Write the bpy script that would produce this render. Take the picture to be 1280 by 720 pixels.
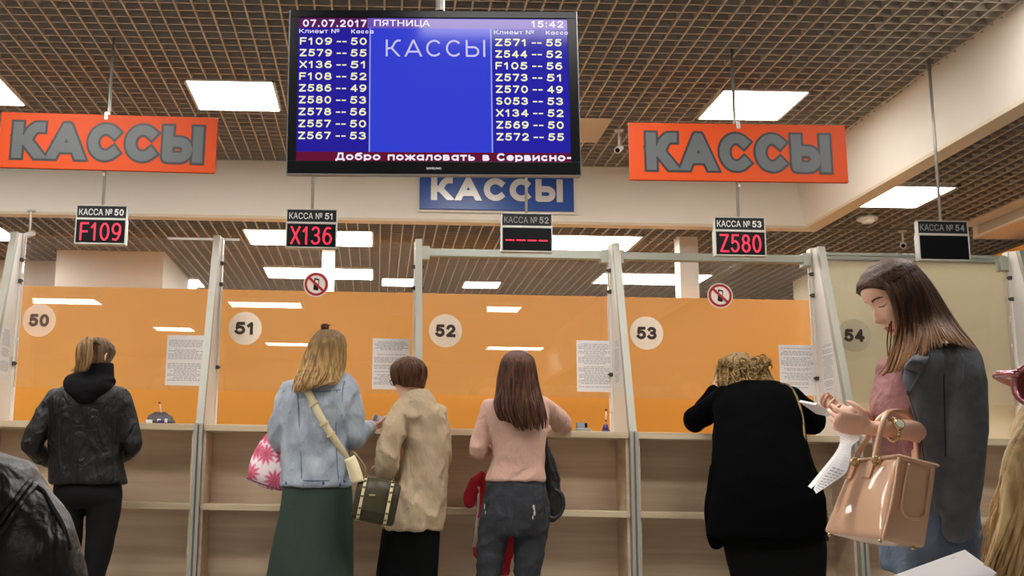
import bpy, bmesh, math, random
from mathutils import Vector, Matrix, noise
from mathutils.bvhtree import BVHTree
for o in list(bpy.data.objects): bpy.data.objects.remove(o)
SC = bpy.context.scene
COL = SC.collection
random.seed(7)
R = math.radians
V = Vector

# ---------------------------------------------------------------- camera, world, exposure
F, CX, CY, EYE = 1350.0, 474.0, 360.0, 0.88
PITCH, ROLL = R(9.96), R(1.06)
FW = V((0, math.cos(PITCH), math.sin(PITCH)))
UP0 = V((0, -math.sin(PITCH), math.cos(PITCH)))
RT = V((1, 0, 0)) * math.cos(ROLL) + UP0 * math.sin(ROLL)
UP = UP0 * math.cos(ROLL) - V((1, 0, 0)) * math.sin(ROLL)
CAMP = V((0, 0, EYE))
cam = bpy.data.objects.new('camera', bpy.data.cameras.new('camera'))
COL.objects.link(cam)
cam.matrix_world = Matrix(((RT.x, UP.x, -FW.x, 0), (RT.y, UP.y, -FW.y, 0), (RT.z, UP.z, -FW.z, EYE), (0, 0, 0, 1)))
cam.data.sensor_width = 36.0
cam.data.lens = 36.0 * F / 1280.0
cam.data.shift_x = (640.0 - CX) / 1280.0
cam.data.clip_start = 0.05
SC.camera = cam
SC.view_settings.view_transform = 'Standard'
SC.view_settings.look = 'None'
SC.view_settings.exposure = EXPO = 0.0
SC.view_settings.gamma = 1.0
SC.view_settings.use_curve_mapping = False
W = bpy.data.worlds.new('world'); SC.world = W; W.use_nodes = True
W.node_tree.nodes['Background'].inputs[0].default_value = (1.0, 0.96, 0.9, 1)
W.node_tree.nodes['Background'].inputs[1].default_value = 0.25
LAMP_EMIT = 21.0

def at(u, v, Y):
    d = FW + RT * ((u - CX) / F) + UP * ((CY - v) / F)
    return CAMP + d * (Y / d.y)

# ---------------------------------------------------------------- materials
def lin(c):
    return tuple(((x / 12.92) if x <= 0.04045 else ((x + 0.055) / 1.055) ** 2.4) for x in c) + (1.0,)
def rgb(r, g, b): return lin((r / 255, g / 255, b / 255))
MATS = {}
def mat(name, col, rough=0.6, metal=0.0, var=0.0, scale=(8, 8, 8), bump=0.0, bscale=60.0, col2=None, emit=None, estr=1.0, coat=0.0, spec=None, detail=4.0, fold=0.0):
    if name in MATS: return MATS[name]
    m = bpy.data.materials.new(name); m.use_nodes = True
    nt = m.node_tree; b = nt.nodes['Principled BSDF']
    b.inputs['Base Color'].default_value = col
    b.inputs['Roughness'].default_value = rough
    b.inputs['Metallic'].default_value = metal
    if coat: b.inputs['Coat Weight'].default_value = coat; b.inputs['Coat Roughness'].default_value = 0.04
    if spec is not None: b.inputs['Specular IOR Level'].default_value = spec
    if emit is not None:
        b.inputs['Emission Color'].default_value = emit; b.inputs['Emission Strength'].default_value = estr
    tc = nt.nodes.new('ShaderNodeTexCoord')
    if var or col2:
        mp = nt.nodes.new('ShaderNodeMapping'); mp.inputs['Scale'].default_value = scale
        nz = nt.nodes.new('ShaderNodeTexNoise'); nz.inputs['Scale'].default_value = 1.0; nz.inputs['Detail'].default_value = detail
        rp = nt.nodes.new('ShaderNodeValToRGB')
        c2 = col2 or tuple(min(1, c * (1 + var)) for c in col[:3]) + (1,)
        c1 = col if col2 else tuple(c * (1 - var) for c in col[:3]) + (1,)
        rp.color_ramp.elements[0].position = 0.34; rp.color_ramp.elements[1].position = 0.66
        rp.color_ramp.elements[0].color = c1; rp.color_ramp.elements[1].color = c2
        nt.links.new(tc.outputs['Object'], mp.inputs['Vector']); nt.links.new(mp.outputs[0], nz.inputs['Vector'])
        nt.links.new(nz.outputs['Fac'], rp.inputs[0]); nt.links.new(rp.outputs[0], b.inputs['Base Color'])
    if bump:
        n2 = nt.nodes.new('ShaderNodeTexNoise'); n2.inputs['Scale'].default_value = bscale; n2.inputs['Detail'].default_value = 3
        bp = nt.nodes.new('ShaderNodeBump'); bp.inputs['Strength'].default_value = bump; bp.inputs['Distance'].default_value = 0.01
        nt.links.new(tc.outputs['Object'], n2.inputs['Vector']); nt.links.new(n2.outputs['Fac'], bp.inputs['Height'])
        nt.links.new(bp.outputs[0], b.inputs['Normal'])
    if fold:
        mp2 = nt.nodes.new('ShaderNodeMapping'); mp2.inputs['Rotation'].default_value = (0.3, 0.5, 0.2); mp2.inputs['Scale'].default_value = (15, 9, 8)
        n3 = nt.nodes.new('ShaderNodeTexNoise'); n3.inputs['Scale'].default_value = 1.0; n3.inputs['Detail'].default_value = 2; n3.inputs['Distortion'].default_value = 1.4
        b3 = nt.nodes.new('ShaderNodeBump'); b3.inputs['Strength'].default_value = fold; b3.inputs['Distance'].default_value = 0.035
        nt.links.new(tc.outputs['Object'], mp2.inputs['Vector']); nt.links.new(mp2.outputs[0], n3.inputs['Vector']); nt.links.new(n3.outputs['Fac'], b3.inputs['Height'])
        if bump: nt.links.new(b3.outputs[0], bp.inputs['Normal'])
        else: nt.links.new(b3.outputs[0], b.inputs['Normal'])
    MATS[name] = m
    return m

def hair_mat(name, dark, light, root=None, ztop=0.0, zbot=0.0, amount=0.9):
    m = mat(name, dark, 0.5, col2=light, scale=(80, 80, 5), bump=0.35, bscale=90, detail=6, spec=0.2)
    if root is not None and not m.get('rooted'):
        m['rooted'] = 1   # darker grown-out roots: a dye that belongs to the hair, by height along it
        nt = m.node_tree; bs = nt.nodes['Principled BSDF']; rp = [n for n in nt.nodes if n.type == 'VALTORGB'][0]; tc = [n for n in nt.nodes if n.type == 'TEX_COORD'][0]; nz = [n for n in nt.nodes if n.type == 'TEX_NOISE'][0]
        sx = nt.nodes.new('ShaderNodeSeparateXYZ'); nt.links.new(tc.outputs['Object'], sx.inputs[0])
        ad = nt.nodes.new('ShaderNodeMath'); ad.operation = 'MULTIPLY_ADD'; ad.inputs[1].default_value = 0.12; nt.links.new(nz.outputs['Fac'], ad.inputs[0]); nt.links.new(sx.outputs['Z'], ad.inputs[2])
        mr = nt.nodes.new('ShaderNodeMapRange'); mr.inputs['From Min'].default_value = zbot + 0.06; mr.inputs['From Max'].default_value = ztop + 0.06; mr.inputs['To Max'].default_value = amount; nt.links.new(ad.outputs[0], mr.inputs['Value'])
        mx = nt.nodes.new('ShaderNodeMix'); mx.data_type = 'RGBA'; nt.links.new(mr.outputs[0], mx.inputs['Factor']); nt.links.new(rp.outputs[0], mx.inputs[6]); mx.inputs[7].default_value = root
        nt.links.new(mx.outputs[2], bs.inputs['Base Color'])
    return m

def glass_mat():
    m = bpy.data.materials.new('screen_glass'); m.use_nodes = True
    nt = m.node_tree; nt.nodes.remove(nt.nodes['Principled BSDF'])
    out = nt.nodes['Material Output']
    tr = nt.nodes.new('ShaderNodeBsdfTransparent'); tr.inputs[0].default_value = (0.97, 0.985, 0.975, 1)
    gl = nt.nodes.new('ShaderNodeBsdfGlossy'); gl.inputs['Roughness'].default_value = 0.0
    df = nt.nodes.new('ShaderNodeBsdfDiffuse'); df.inputs[0].default_value = (0.9, 0.9, 0.88, 1)
    fr = nt.nodes.new('ShaderNodeFresnel'); fr.inputs[0].default_value = 1.5
    m1 = nt.nodes.new('ShaderNodeMixShader'); m2 = nt.nodes.new('ShaderNodeMixShader')
    m1.inputs[0].default_value = 0.035
    nt.links.new(tr.outputs[0], m1.inputs[1]); nt.links.new(df.outputs[0], m1.inputs[2])
    nt.links.new(fr.outputs[0], m2.inputs[0]); nt.links.new(m1.outputs[0], m2.inputs[1]); nt.links.new(gl.outputs[0], m2.inputs[2])
    nt.links.new(m2.outputs[0], out.inputs['Surface'])
    return m
def film_mat(name, col, op):
    m = bpy.data.materials.new(name); m.use_nodes = True
    nt = m.node_tree; nt.nodes.remove(nt.nodes['Principled BSDF'])
    tr = nt.nodes.new('ShaderNodeBsdfTransparent'); df = nt.nodes.new('ShaderNodeBsdfDiffuse'); df.inputs[0].default_value = col
    mx = nt.nodes.new('ShaderNodeMixShader'); mx.inputs[0].default_value = op
    nt.links.new(tr.outputs[0], mx.inputs[1]); nt.links.new(df.outputs[0], mx.inputs[2]); nt.links.new(mx.outputs[0], nt.nodes['Material Output'].inputs['Surface'])
    return m

M_GLASS = glass_mat()
M_FILM = film_mat('frosted_film', (1.0, 0.91, 0.77, 1), 0.66)
M_FILM_FAINT = film_mat('frosted_film_faint', (0.95, 0.83, 0.74, 1), 0.32)
M_FILM_GREY = film_mat('frosted_film_grey', (0.42, 0.4, 0.32, 1), 0.22)
M_BEECH = mat('beech_laminate', rgb(200, 176, 150), 0.5, col2=rgb(218, 198, 172), scale=(1.2, 6, 22))
M_BEECH_EDGE = mat('beech_edge', rgb(190, 170, 140), 0.45, col2=rgb(204, 186, 156), scale=(2, 20, 40))
M_ALU = mat('brushed_aluminium', rgb(178, 176, 166), 0.42, 0.35)
M_ALU_DARK = mat('groove_grey', rgb(120, 120, 112), 0.5, 0.3)
M_WHITE_PANEL = mat('white_divider_panel', rgb(225, 218, 208), 0.45)
M_EDGE_GREY = mat('divider_edge_grey', rgb(168, 166, 154), 0.45, 0.2)
M_ORANGE = mat('orange_wall_paint', rgb(238, 160, 56), 0.42, var=0.03, scale=(0.6, 0.6, 0.6))
M_CREAM = mat('cream_blind_fabric', rgb(246, 238, 212), 0.8, var=0.01, scale=(1, 1, 1))
_n = M_CREAM.node_tree; _t = _n.nodes.new('ShaderNodeBsdfTranslucent'); _t.inputs[0].default_value = rgb(250, 244, 226); _m = _n.nodes.new('ShaderNodeMixShader'); _m.inputs[0].default_value = 0.45
_n.links.new(_n.nodes['Principled BSDF'].outputs[0], _m.inputs[1]); _n.links.new(_t.outputs[0], _m.inputs[2]); _n.links.new(_m.outputs[0], _n.nodes['Material Output'].inputs['Surface'])
M_CREAM_WALL = mat('cream_wall_paint', rgb(238, 226, 194), 0.75)
M_WHITE_WALL = mat('white_wall_paint', rgb(242, 237, 230), 0.8)
M_FASCIA = mat('fascia_plaster', rgb(244, 237, 224), 0.75, var=0.02, scale=(0.7, 0.7, 0.7))
M_TRIM = mat('fascia_trim', rgb(226, 210, 182), 0.6)
M_RUN = mat('ceiling_grid_metal_lit', rgb(190, 177, 156), 0.5, 0.1)  # depth bars: the tan of their lit sides is put into the colour
M_GRID_B_LIT = mat('ceiling_grid_metal_lower_lit', rgb(180, 168, 152), 0.5, 0.1)
M_GRID = mat('ceiling_grid_metal', rgb(184, 178, 168), 0.5, 0.15)
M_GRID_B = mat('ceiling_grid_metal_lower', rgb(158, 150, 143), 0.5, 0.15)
M_VOID = mat('ceiling_void', rgb(44, 40, 37), 0.95)
M_VOID_B = mat('ceiling_void_lower', rgb(54, 49, 46), 0.95)
M_FLOOR = mat('grey_floor_tile', rgb(158, 152, 144), 0.45, var=0.05, scale=(2, 2, 2))
M_LAMP = mat('lamp_diffuser', (1, 1, 1, 1), 0.5, emit=(1.0, 0.97, 0.93, 1), estr=LAMP_EMIT)
M_LAMP_FRAME = mat('lamp_frame_white', rgb(230, 228, 222), 0.5)
M_BLACK = mat('black_plastic', rgb(16, 16, 17), 0.45, spec=0.25)
M_BLACK_GLOSS = mat('black_gloss', rgb(14, 14, 16), 0.3, spec=0.15)
M_GREY_TXT = mat('sign_grey_letter', rgb(72, 76, 78), 0.5)
M_DARK_TXT = mat('sign_black_outline', rgb(12, 11, 11), 0.5)
M_SIGN_OR = mat('sign_orange', rgb(190, 66, 10), 0.5, spec=0.2)
M_SIGN_BL = mat('sign_blue', rgb(30, 82, 168), 0.3)
M_SILVER_TXT = mat('sign_silver_letter', rgb(226, 226, 222), 0.25, 0.15)
M_RED_LED = mat('red_led', rgb(60, 4, 10), 0.5, emit=(1.0, 0.018, 0.07, 1), estr=1.15)
M_PALE_TXT = mat('pale_plate_text', rgb(205, 205, 200), 0.5)
M_ROD = mat('hanging_rod_steel', rgb(170, 166, 158), 0.4, 0.5)
M_PAPER = mat('white_paper', rgb(226, 222, 220), 0.7)
M_INK = mat('grey_ink', rgb(158, 155, 156), 0.8)
M_DIGIT = mat('number_brown', rgb(50, 34, 26), 0.6)
M_DIGIT_FAINT = mat('number_brown_faint', rgb(88, 66, 54), 0.6)

# ---------------------------------------------------------------- object helpers
def tag(o, label=None, cat=None, group=None, kind=None):
    if label: o['label'] = label
    if cat: o['category'] = cat
    if group: o['group'] = group
    if kind: o['kind'] = kind
    return o
def thing(name, label, cat, loc=(0, 0, 0), group=None):
    o = bpy.data.objects.new(name, None); COL.objects.link(o); o.location = loc
    o.empty_display_size = 0.05
    return tag(o, label, cat, group)
def from_mesh(name, me, m=None, parent=None, smooth=False):
    o = bpy.data.objects.new(name, me); COL.objects.link(o)
    if m is not None:
        me.materials.clear()
        for x in (m if isinstance(m, (list, tuple)) else [m]): me.materials.append(x)
    if parent is not None:
        o.parent = parent
        o.matrix_parent_inverse = Matrix.Translation(-V(parent_world(parent)))
    if smooth:
        for p in me.polygons: p.use_smooth = True
    return o
def parent_world(p):
    t = V(p.location)
    if p.parent is not None and p.type == 'EMPTY': t = t + parent_world(p.parent)
    return t
def obj(name, bm, m=None, parent=None, smooth=False):
    me = bpy.data.meshes.new(name)
    bmesh.ops.recalc_face_normals(bm, faces=bm.faces)
    bm.to_mesh(me); bm.free()
    return from_mesh(name, me, m, parent, smooth)
def struct(name, bm, m, smooth=False):
    return tag(obj(name, bm, m, None, smooth), kind='structure')

def B(): return bmesh.new()
def box(bm, x0, x1, y0, y1, z0, z1, bev=0.0):
    vs = [bm.verts.new((x, y, z)) for x in (x0, x1) for y in (y0, y1) for z in (z0, z1)]
    fs = [(0, 1, 3, 2), (4, 6, 7, 5), (0, 4, 5, 1), (2, 3, 7, 6), (0, 2, 6, 4), (1, 5, 7, 3)]
    ff = [bm.faces.new([vs[i] for i in f]) for f in fs]
    if bev:
        bmesh.ops.bevel(bm, geom=list({e for f in ff for e in f.edges}), offset=bev, segments=2, affect='EDGES', profile=0.5)
    return bm
def prism(bm, pts, off):
    a = [bm.verts.new(p) for p in pts]; b = [bm.verts.new(V(p) + V(off)) for p in pts]
    bm.faces.new(a); bm.faces.new(list(reversed(b)))
    n = len(a)
    for i in range(n): bm.faces.new((a[i], b[i], b[(i + 1) % n], a[(i + 1) % n]))
    return bm
def rings(bm, rs, cap=True, closed=True):
    L = [[bm.verts.new(p) for p in r] for r in rs]
    n = len(L[0])
    for a, b in zip(L, L[1:]):
        for i in range(n if closed else n - 1):
            j = (i + 1) % n
            bm.faces.new((a[i], a[j], b[j], b[i]))
    if cap:
        bm.faces.new(list(reversed(L[0]))); bm.faces.new(L[-1])
    return L
def catmull(P, sub):
    out = []
    n = len(P)
    for i in range(n - 1):
        p0 = P[max(i - 1, 0)]; p1 = P[i]; p2 = P[i + 1]; p3 = P[min(i + 2, n - 1)]
        for k in range(sub):
            t = k / sub
            out.append([0.5 * ((2 * b) + (c - a) * t + (2 * a - 5 * b + 4 * c - d) * t * t + (3 * b - a - 3 * c + d) * t ** 3) for a, b, c, d in zip(p0, p1, p2, p3)])
    out.append(list(P[-1]))
    return out
def tube(bm, pts, sub=4, n=12, round_ends=True, flat=None):
    """pts: (x, y, z, r) swept by a circle; flat=(normal, k) squashes the circle by k along normal"""
    P = catmull([list(p) for p in pts], sub) if sub > 1 else [list(p) for p in pts]
    C = [V(p[:3]) for p in P]; Rr = [max(p[3], 0.0004) for p in P]
    rs = []
    t = (C[1] - C[0]).normalized()
    a = t.orthogonal().normalized()
    if flat is not None:
        a = (flat[0] - t * flat[0].dot(t)).normalized()
    T = []
    for i in range(len(C)):
        d = (C[min(i + 1, len(C) - 1)] - C[max(i - 1, 0)])
        T.append(d.normalized() if d.length > 1e-9 else t)
    frames = []
    for i in range(len(C)):
        if flat is not None: a = flat[0]
        a = (a - T[i] * a.dot(T[i]))
        a = a.normalized() if a.length > 1e-6 else T[i].orthogonal().normalized()
        b = T[i].cross(a)
        frames.append((a, b))
    k = flat[1] if flat is not None else 1.0
    def ring(c, fr, r):
        return [c + fr[0] * (math.cos(2 * math.pi * j / n) * r * k) + fr[1] * (math.sin(2 * math.pi * j / n) * r) for j in range(n)]
    if round_ends:
        rs = [ring(C[0] - T[0] * Rr[0] * 0.85, frames[0], Rr[0] * 0.4), ring(C[0] - T[0] * Rr[0] * 0.5, frames[0], Rr[0] * 0.84)]
    rs += [ring(C[i], frames[i], Rr[i]) for i in range(len(C))]
    if round_ends:
        rs += [ring(C[-1] + T[-1] * Rr[-1] * 0.5, frames[-1], Rr[-1] * 0.84), ring(C[-1] + T[-1] * Rr[-1] * 0.85, frames[-1], Rr[-1] * 0.4)]
    rings(bm, rs)
    return bm
def tubepx(bm, pts, sub=4, n=12, **k):
    """pts: (u, v, Y, radius in photo pixels)"""
    return tube(bm, [tuple(at(p[0], p[1], p[2])) + (p[3] * p[2] / F,) for p in pts], sub, n, **k)
def loftpx(bm, rows, sub=4, n=40, e=2.3, groove=None, yr=0.0, skew=0.0):
    """rows: (v, left u, right u, Y, half depth in metres) -> elliptical body section"""
    P = catmull([list(r) for r in rows], sub) if sub > 1 else rows
    rs = []
    for q, (v, ul, ur, Y, hd) in enumerate(P):
        a = at(ul, v, Y + yr) - V((0, yr, 0)); b = at(ur, v, Y + yr) - V((0, yr, 0)); c = (a + b) / 2; ax = (b - a) / 2
        ring = []
        for j in range(n):
            t = 2 * math.pi * j / n
            ct, st = math.cos(t), math.sin(t)
            k = 1.0
            if groove: k = 1 + groove(t, q / (len(P) - 1.0))
            sk = 0.0
            if skew and ct < 0:
                w_ = max(0.0, min(1.0, (st + 0.78) / 0.5)); sk = skew * w_ * w_ * (3 - 2 * w_) * (-ct) ** 0.4
            ring.append(c + V((sk, 0, 0)) + ax * (math.copysign(abs(ct) ** (2 / e), ct) * k) + V((0, hd * math.copysign(abs(st) ** (2 / e), st) * k, 0)))
        rs.append(ring)
    rings(bm, rs)
    return bm
def ball(bm, c, rx, ry=None, rz=None, u=16, v=10):
    ry = ry or rx; rz = rz or rx
    bmesh.ops.create_uvsphere(bm, u_segments=u, v_segments=v, radius=1.0, matrix=Matrix.Translation(c) @ Matrix.Diagonal((rx, ry, rz, 1)))
    return bm
def cyl(bm, p, q, r, r2=None, n=16):
    p = V(p); q = V(q); t = (q - p).normalized(); a = t.orthogonal().normalized(); b = t.cross(a)
    r2 = r if r2 is None else r2
    rings(bm, [[c + (a * math.cos(2 * math.pi * j / n) + b * math.sin(2 * math.pi * j / n)) * rr for j in range(n)] for c, rr in ((p, r), (q, r2))])
    return bm
def modded(bm, mods):
    """apply a list of modifiers to a bmesh and return a mesh"""
    me = bpy.data.meshes.new('tmp'); bmesh.ops.recalc_face_normals(bm, faces=bm.faces); bm.to_mesh(me); bm.free()
    o = bpy.data.objects.new('tmp', me); COL.objects.link(o)
    for ty, kw in mods:
        md = o.modifiers.new(ty, ty)
        for k, v in kw.items(): setattr(md, k, v)
    dg = bpy.context.evaluated_depsgraph_get(); dg.update()
    out = bpy.data.meshes.new_from_object(o.evaluated_get(dg))
    bpy.data.objects.remove(o); bpy.data.meshes.remove(me)
    return out
def skin(bm, voxel=0.008, it=6, fac=0.5):
    """one continuous surface out of overlapping lofts"""
    return modded(bm, [('REMESH', dict(mode='VOXEL', voxel_size=voxel)), ('SMOOTH', dict(factor=fac, iterations=it))])
def wrinkle(me, amp, scale, stretch=(1, 1, 1), seed=0.0, ridged=True):
    off = V((seed, seed * 1.7, -seed))
    ns = [v.normal.copy() for v in me.vertices]
    for v, nn in zip(me.vertices, ns):
        p = V((v.co.x * stretch[0], v.co.y * stretch[1], v.co.z * stretch[2])) * scale + off
        h = noise.noise(p)
        if ridged: h = 1 - 2 * abs(h) ** 0.8
        h += 0.5 * noise.noise(p * 2.3)
        v.co += nn * (h * amp)
    me.update()
    return me
def cloth(name, bm, m, parent, voxel=0.009, it=8, amp=0.004, scale=9, stretch=(1, 1, 1), seed=1.0):
    me = skin(bm, voxel, it)
    wrinkle(me, amp, scale, stretch, seed)
    return from_mesh(name, me, m, parent, True)

# ---------------------------------------------------------------- text
def text_mesh(s, w=None, h=None, off=0.0, depth=0.004, space=1.0, ref=None):
    """text standing upright in x/z facing -y, centred, scaled to w x h"""
    c = bpy.data.curves.new('txt', 'FONT'); c.body = s; c.bevel_depth = off; c.bevel_resolution = 0; c.space_character = space
    c.resolution_u = 3; c.extrude = 0.5
    o = bpy.data.objects.new('txt', c); COL.objects.link(o)
    dg = bpy.context.evaluated_depsgraph_get(); dg.update()
    me = bpy.data.meshes.new_from_object(o.evaluated_get(dg))
    bpy.data.objects.remove(o); bpy.data.curves.remove(c)
    xs = [v.co.x for v in me.vertices]; ys = [v.co.y for v in me.vertices]
    bb = (min(xs), max(xs), min(ys), max(ys)) if ref is None else ref
    sx = w / (bb[1] - bb[0]) if w else None
    sy = h / (bb[3] - bb[2]) if h else sx
    sx = sx or sy
    mx, my = (bb[0] + bb[1]) / 2, (bb[2] + bb[3]) / 2
    for v in me.vertices:
        x, y, z = v.co
        v.co = ((x - mx) * sx, -(z + 0.5) * depth, (y - my) * sy)
    me.flip_normals() if False else None
    me.update()
    me['bb'] = list(bb)
    return me
def place(me, loc, rotz=0.0, roty=0.0):
    me.transform(Matrix.Translation(loc) @ Matrix.Rotation(rotz, 4, 'Z') @ Matrix.Rotation(roty, 4, 'Y'))
    return me
def disc(bm, x, y, z, r, t=0.002, n=40, r0=0.0):
    a = [(x + r * math.cos(2 * math.pi * i / n), y, z + r * math.sin(2 * math.pi * i / n)) for i in range(n)]
    if r0 <= 0:
        prism(bm, a, (0, -t, 0))
    else:
        b = [(x + r0 * math.cos(2 * math.pi * i / n), y, z + r0 * math.sin(2 * math.pi * i / n)) for i in range(n)]
        A = [bm.verts.new(p) for p in a]; Bq = [bm.verts.new(p) for p in b]
        A2 = [bm.verts.new((p[0], p[1] - t, p[2])) for p in a]; B2 = [bm.verts.new((p[0], p[1] - t, p[2])) for p in b]
        for i in range(n):
            j = (i + 1) % n
            for q in ((A[i], A[j], Bq[j], Bq[i]), (A2[i], B2[i], B2[j], A2[j]), (A[i], A2[i], A2[j], A[j]), (Bq[i], Bq[j], B2[j], B2[i])): bm.faces.new(q)
    return bm

# block lettering drawn stroke by stroke
def _arc(cx, cy, rx, ry, a, b, n=14): return [(cx + rx * math.cos(R(a + (b - a) * i / n)), cy + ry * math.sin(R(a + (b - a) * i / n))) for i in range(n + 1)]
GL = {'0': (0.62, [_arc(.5, .5, .5, .5, 0, 360, 24)]), '1': (0.4, [[(.0, .76), (.6, 1), (.6, 0)]]), '2': (0.6, [_arc(.5, .71, .48, .29, 165, -35) + [(0, 0), (1, 0)]]),
      '3': (0.6, [_arc(.45, .76, .46, .24, 150, -90), _arc(.45, .26, .53, .26, 90, -152)]), '4': (0.64, [[(.74, 0), (.74, 1), (0, .28), (1, .28)]]),
      '5': (0.6, [[(.92, 1), (.16, 1), (.08, .52)] + _arc(.45, .32, .53, .32, 128, -152)]), '6': (0.62, [_arc(.5, .31, .5, .31, 0, 360, 20), [(0, .34), (.04, .6), (.25, .88), (.5, .99), (.85, .96)]]),
      '7': (0.58, [[(0, 1), (1, 1), (.35, 0)]]), '8': (0.62, [_arc(.5, .765, .42, .235, 0, 360, 20), _arc(.5, .27, .5, .27, 0, 360, 20)]),
      '9': (0.62, [_arc(.5, .69, .5, .31, 0, 360, 20), [(1, .66), (.96, .4), (.75, .12), (.5, .01), (.15, .04)]]), 'F': (0.56, [[(0, 0), (0, 1), (1, 1)], [(0, .5), (.88, .5)]]),
      'X': (0.66, [[(0, 0), (1, 1)], [(0, 1), (1, 0)]]), 'Z': (0.64, [[(0, 1), (1, 1), (0, 0), (1, 0)]]), 'S': (0.58, [_arc(.5, .75, .45, .25, 40, 270), _arc(.5, .25, .5, .25, 90, -140)]),
      '-': (0.34, [[(.1, .4), (.9, .4)]]), '.': (0.1, [[(.5, .0), (.5, .04)]]), ':': (0.1, [[(.5, .08), (.5, .12)], [(.5, .66), (.5, .7)]]),
      'К': (0.66, [[(0, 0), (0, 1)], [(0, .47), (.4, .5), (.62, .86), (.82, 1), (1, 1)], [(.36, .52), (1.02, -.1)]]), 'А': (0.78, [[(-.04, -.1), (.5, 1.04), (1.04, -.1)], [(.2, .26), (.8, .26)]]),
      'С': (0.7, [_arc(.52, .5, .52, .5, 48, 312, 22)]), 'Ы': (0.9, [[(0, 1), (0, 0), (.4, 0)] + _arc(.4, .29, .26, .29, -90, 90, 12) + [(0, .58)], [(1, 0), (1, 1)]])}
GL.update({' ': (0.3, []), 'о': (0.62, [_arc(.5, .35, .5, .35, 0, 360, 20)]), 'б': (0.62, [_arc(.5, .33, .5, .33, 0, 360, 20), [(0, .36), (.04, .7), (.3, .92), (.95, 1)]]),
    'р': (0.62, [[(0, .7), (0, -.25)], _arc(.5, .35, .5, .35, 0, 360, 20)]), 'п': (0.56, [[(0, 0), (0, .7), (1, .7), (1, 0)]]), 'ж': (0.9, [[(.5, .7), (.5, 0)], [(0, .7), (.4, .35), (0, 0)], [(1, .7), (.6, .35), (1, 0)]]),
    'а': (0.6, [[(1, 0), (1, .7)], _arc(.5, .35, .5, .35, 0, 360, 20)]), 'л': (0.58, [[(0, 0), (.16, .1), (.26, .7), (1, .7), (1, 0)]]), 'т': (0.54, [[(0, .7), (1, .7)], [(.5, .7), (.5, 0)]]),
    'в': (0.56, [[(.6, .36), (0, .36), (0, .7)] + _arc(.6, .53, .28, .17, 90, -90, 8), [(0, .36), (0, 0)] + _arc(.62, .18, .36, .18, -90, 90, 8)]), 'ь': (0.54, [[(0, .7), (0, 0)] + _arc(.5, .21, .46, .21, -90, 90, 8) + [(0, .42)]]),
    'е': (0.58, [[(.02, .36)] + _arc(.5, .36, .5, .34, 0, 315, 18)]), 'и': (0.58, [[(0, .7), (0, 0), (1, .7), (1, 0)]]), 'с': (0.54, [_arc(.52, .35, .52, .35, 50, 310, 16)]), 'н': (0.56, [[(0, 0), (0, .7)], [(1, 0), (1, .7)], [(0, .37), (1, .37)]]),
    'Д': (0.74, [[(.14, .04), (.3, 1), (.86, 1), (.86, .04)], [(-.05, -.18), (-.05, .02), (1.05, .02), (1.05, -.18)]])})
def stroke_text(s, w, h, th, depth=0.001, gap=0.2, grow=0.0, desc=0.0):
    """block letters in the x/z plane facing -y, centred; th: stroke width; grow: outline widening"""
    ws = [GL[c][0] * h / (1 + desc) for c in s]; tot = sum(ws) + gap * h * (len(s) - 1) + th * 0
    k = (w - th * len(s)) / (tot)
    bm = bmesh.new(); x = -w / 2; T = th + 2 * grow
    lift = 0.0
    for c, cw in zip(s, ws):
        g = bmesh.new(); gw = cw * k; gh = h - th
        for pl in GL[c][1]:
            P = [V((x + th / 2 + a * gw, 0, -gh / 2 + (b + desc) / (1 + desc) * gh)) for a, b in pl]
            for i in range(len(P) - 1):
                d = (P[i + 1] - P[i]); 
                if d.length < 1e-7: continue
                d.normalize(); n = V((-d.z, 0, d.x)) * T / 2
                a = P[i] - d * (T / 2 if i == 0 else 0); b = P[i + 1] + d * (T / 2 if i == len(P) - 2 else 0)
                lift += 6e-6; prism(g, [a - n, b - n, b + n, a + n], (0, -depth - lift, 0))
            for p in P[1:-1]: lift += 6e-6; disc(g, p.x, 0, p.z, T / 2, depth + lift, 14)
        for z, nz in ((h / 2 + grow, 1), (-h / 2 - grow, -1)):
            bmesh.ops.bisect_plane(g, geom=g.verts[:] + g.edges[:] + g.faces[:], plane_co=(0, 0, z), plane_no=(0, 0, nz), clear_outer=True)
        bmesh.ops.holes_fill(g, edges=[e for e in g.edges if e.is_boundary]); bmesh.ops.recalc_face_normals(g, faces=g.faces[:])
        me = bpy.data.meshes.new('g'); g.to_mesh(me); g.free(); bm.from_mesh(me); bpy.data.meshes.remove(me)
        x += th + gw + gap * h * k
    return bm
def stroke_mesh(*a, **k):
    bm = stroke_text(*a, **k); me = bpy.data.meshes.new('lettering'); bm.to_mesh(me); bm.free(); return me

# ================================================================ THE SETTING
ZU, ZL = 3.53, 3.07            # coffered ceiling, lower ceiling
FX, FY = 3.62, 8.93            # inner corner of the fascia
struct('floor', box(B(), -9, 9, -13, 15, -0.1, 0), M_FLOOR)
struct('wall_front', box(B(), -9, 9, -13.1, -13, 0, 4.2), M_WHITE_WALL)
struct('wall_left', box(B(), -9.1, -9, -13, 15, 0, 4.2), M_WHITE_WALL)
struct('wall_right', box(B(), 9, 9.1, -13, 15, 0, 4.2), M_WHITE_WALL)
struct('wall_far', box(B(), -9, 9, 15, 15.1, 0, 4.2), M_CREAM_WALL)
# dark void over the open grids
struct('ceiling', box(B(), -9, FX + 0.2, -13, FY + 0.2, ZU + 0.22, ZU + 0.24), M_VOID)
bm = B(); box(bm, -9, 9, FY + 0.1, 15, ZL + 0.16, ZL + 0.18); box(bm, FX + 0.1, 9, -13, FY + 0.1, ZL + 0.16, ZL + 0.18)
struct('ceiling.001', bm, M_VOID_B)
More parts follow.
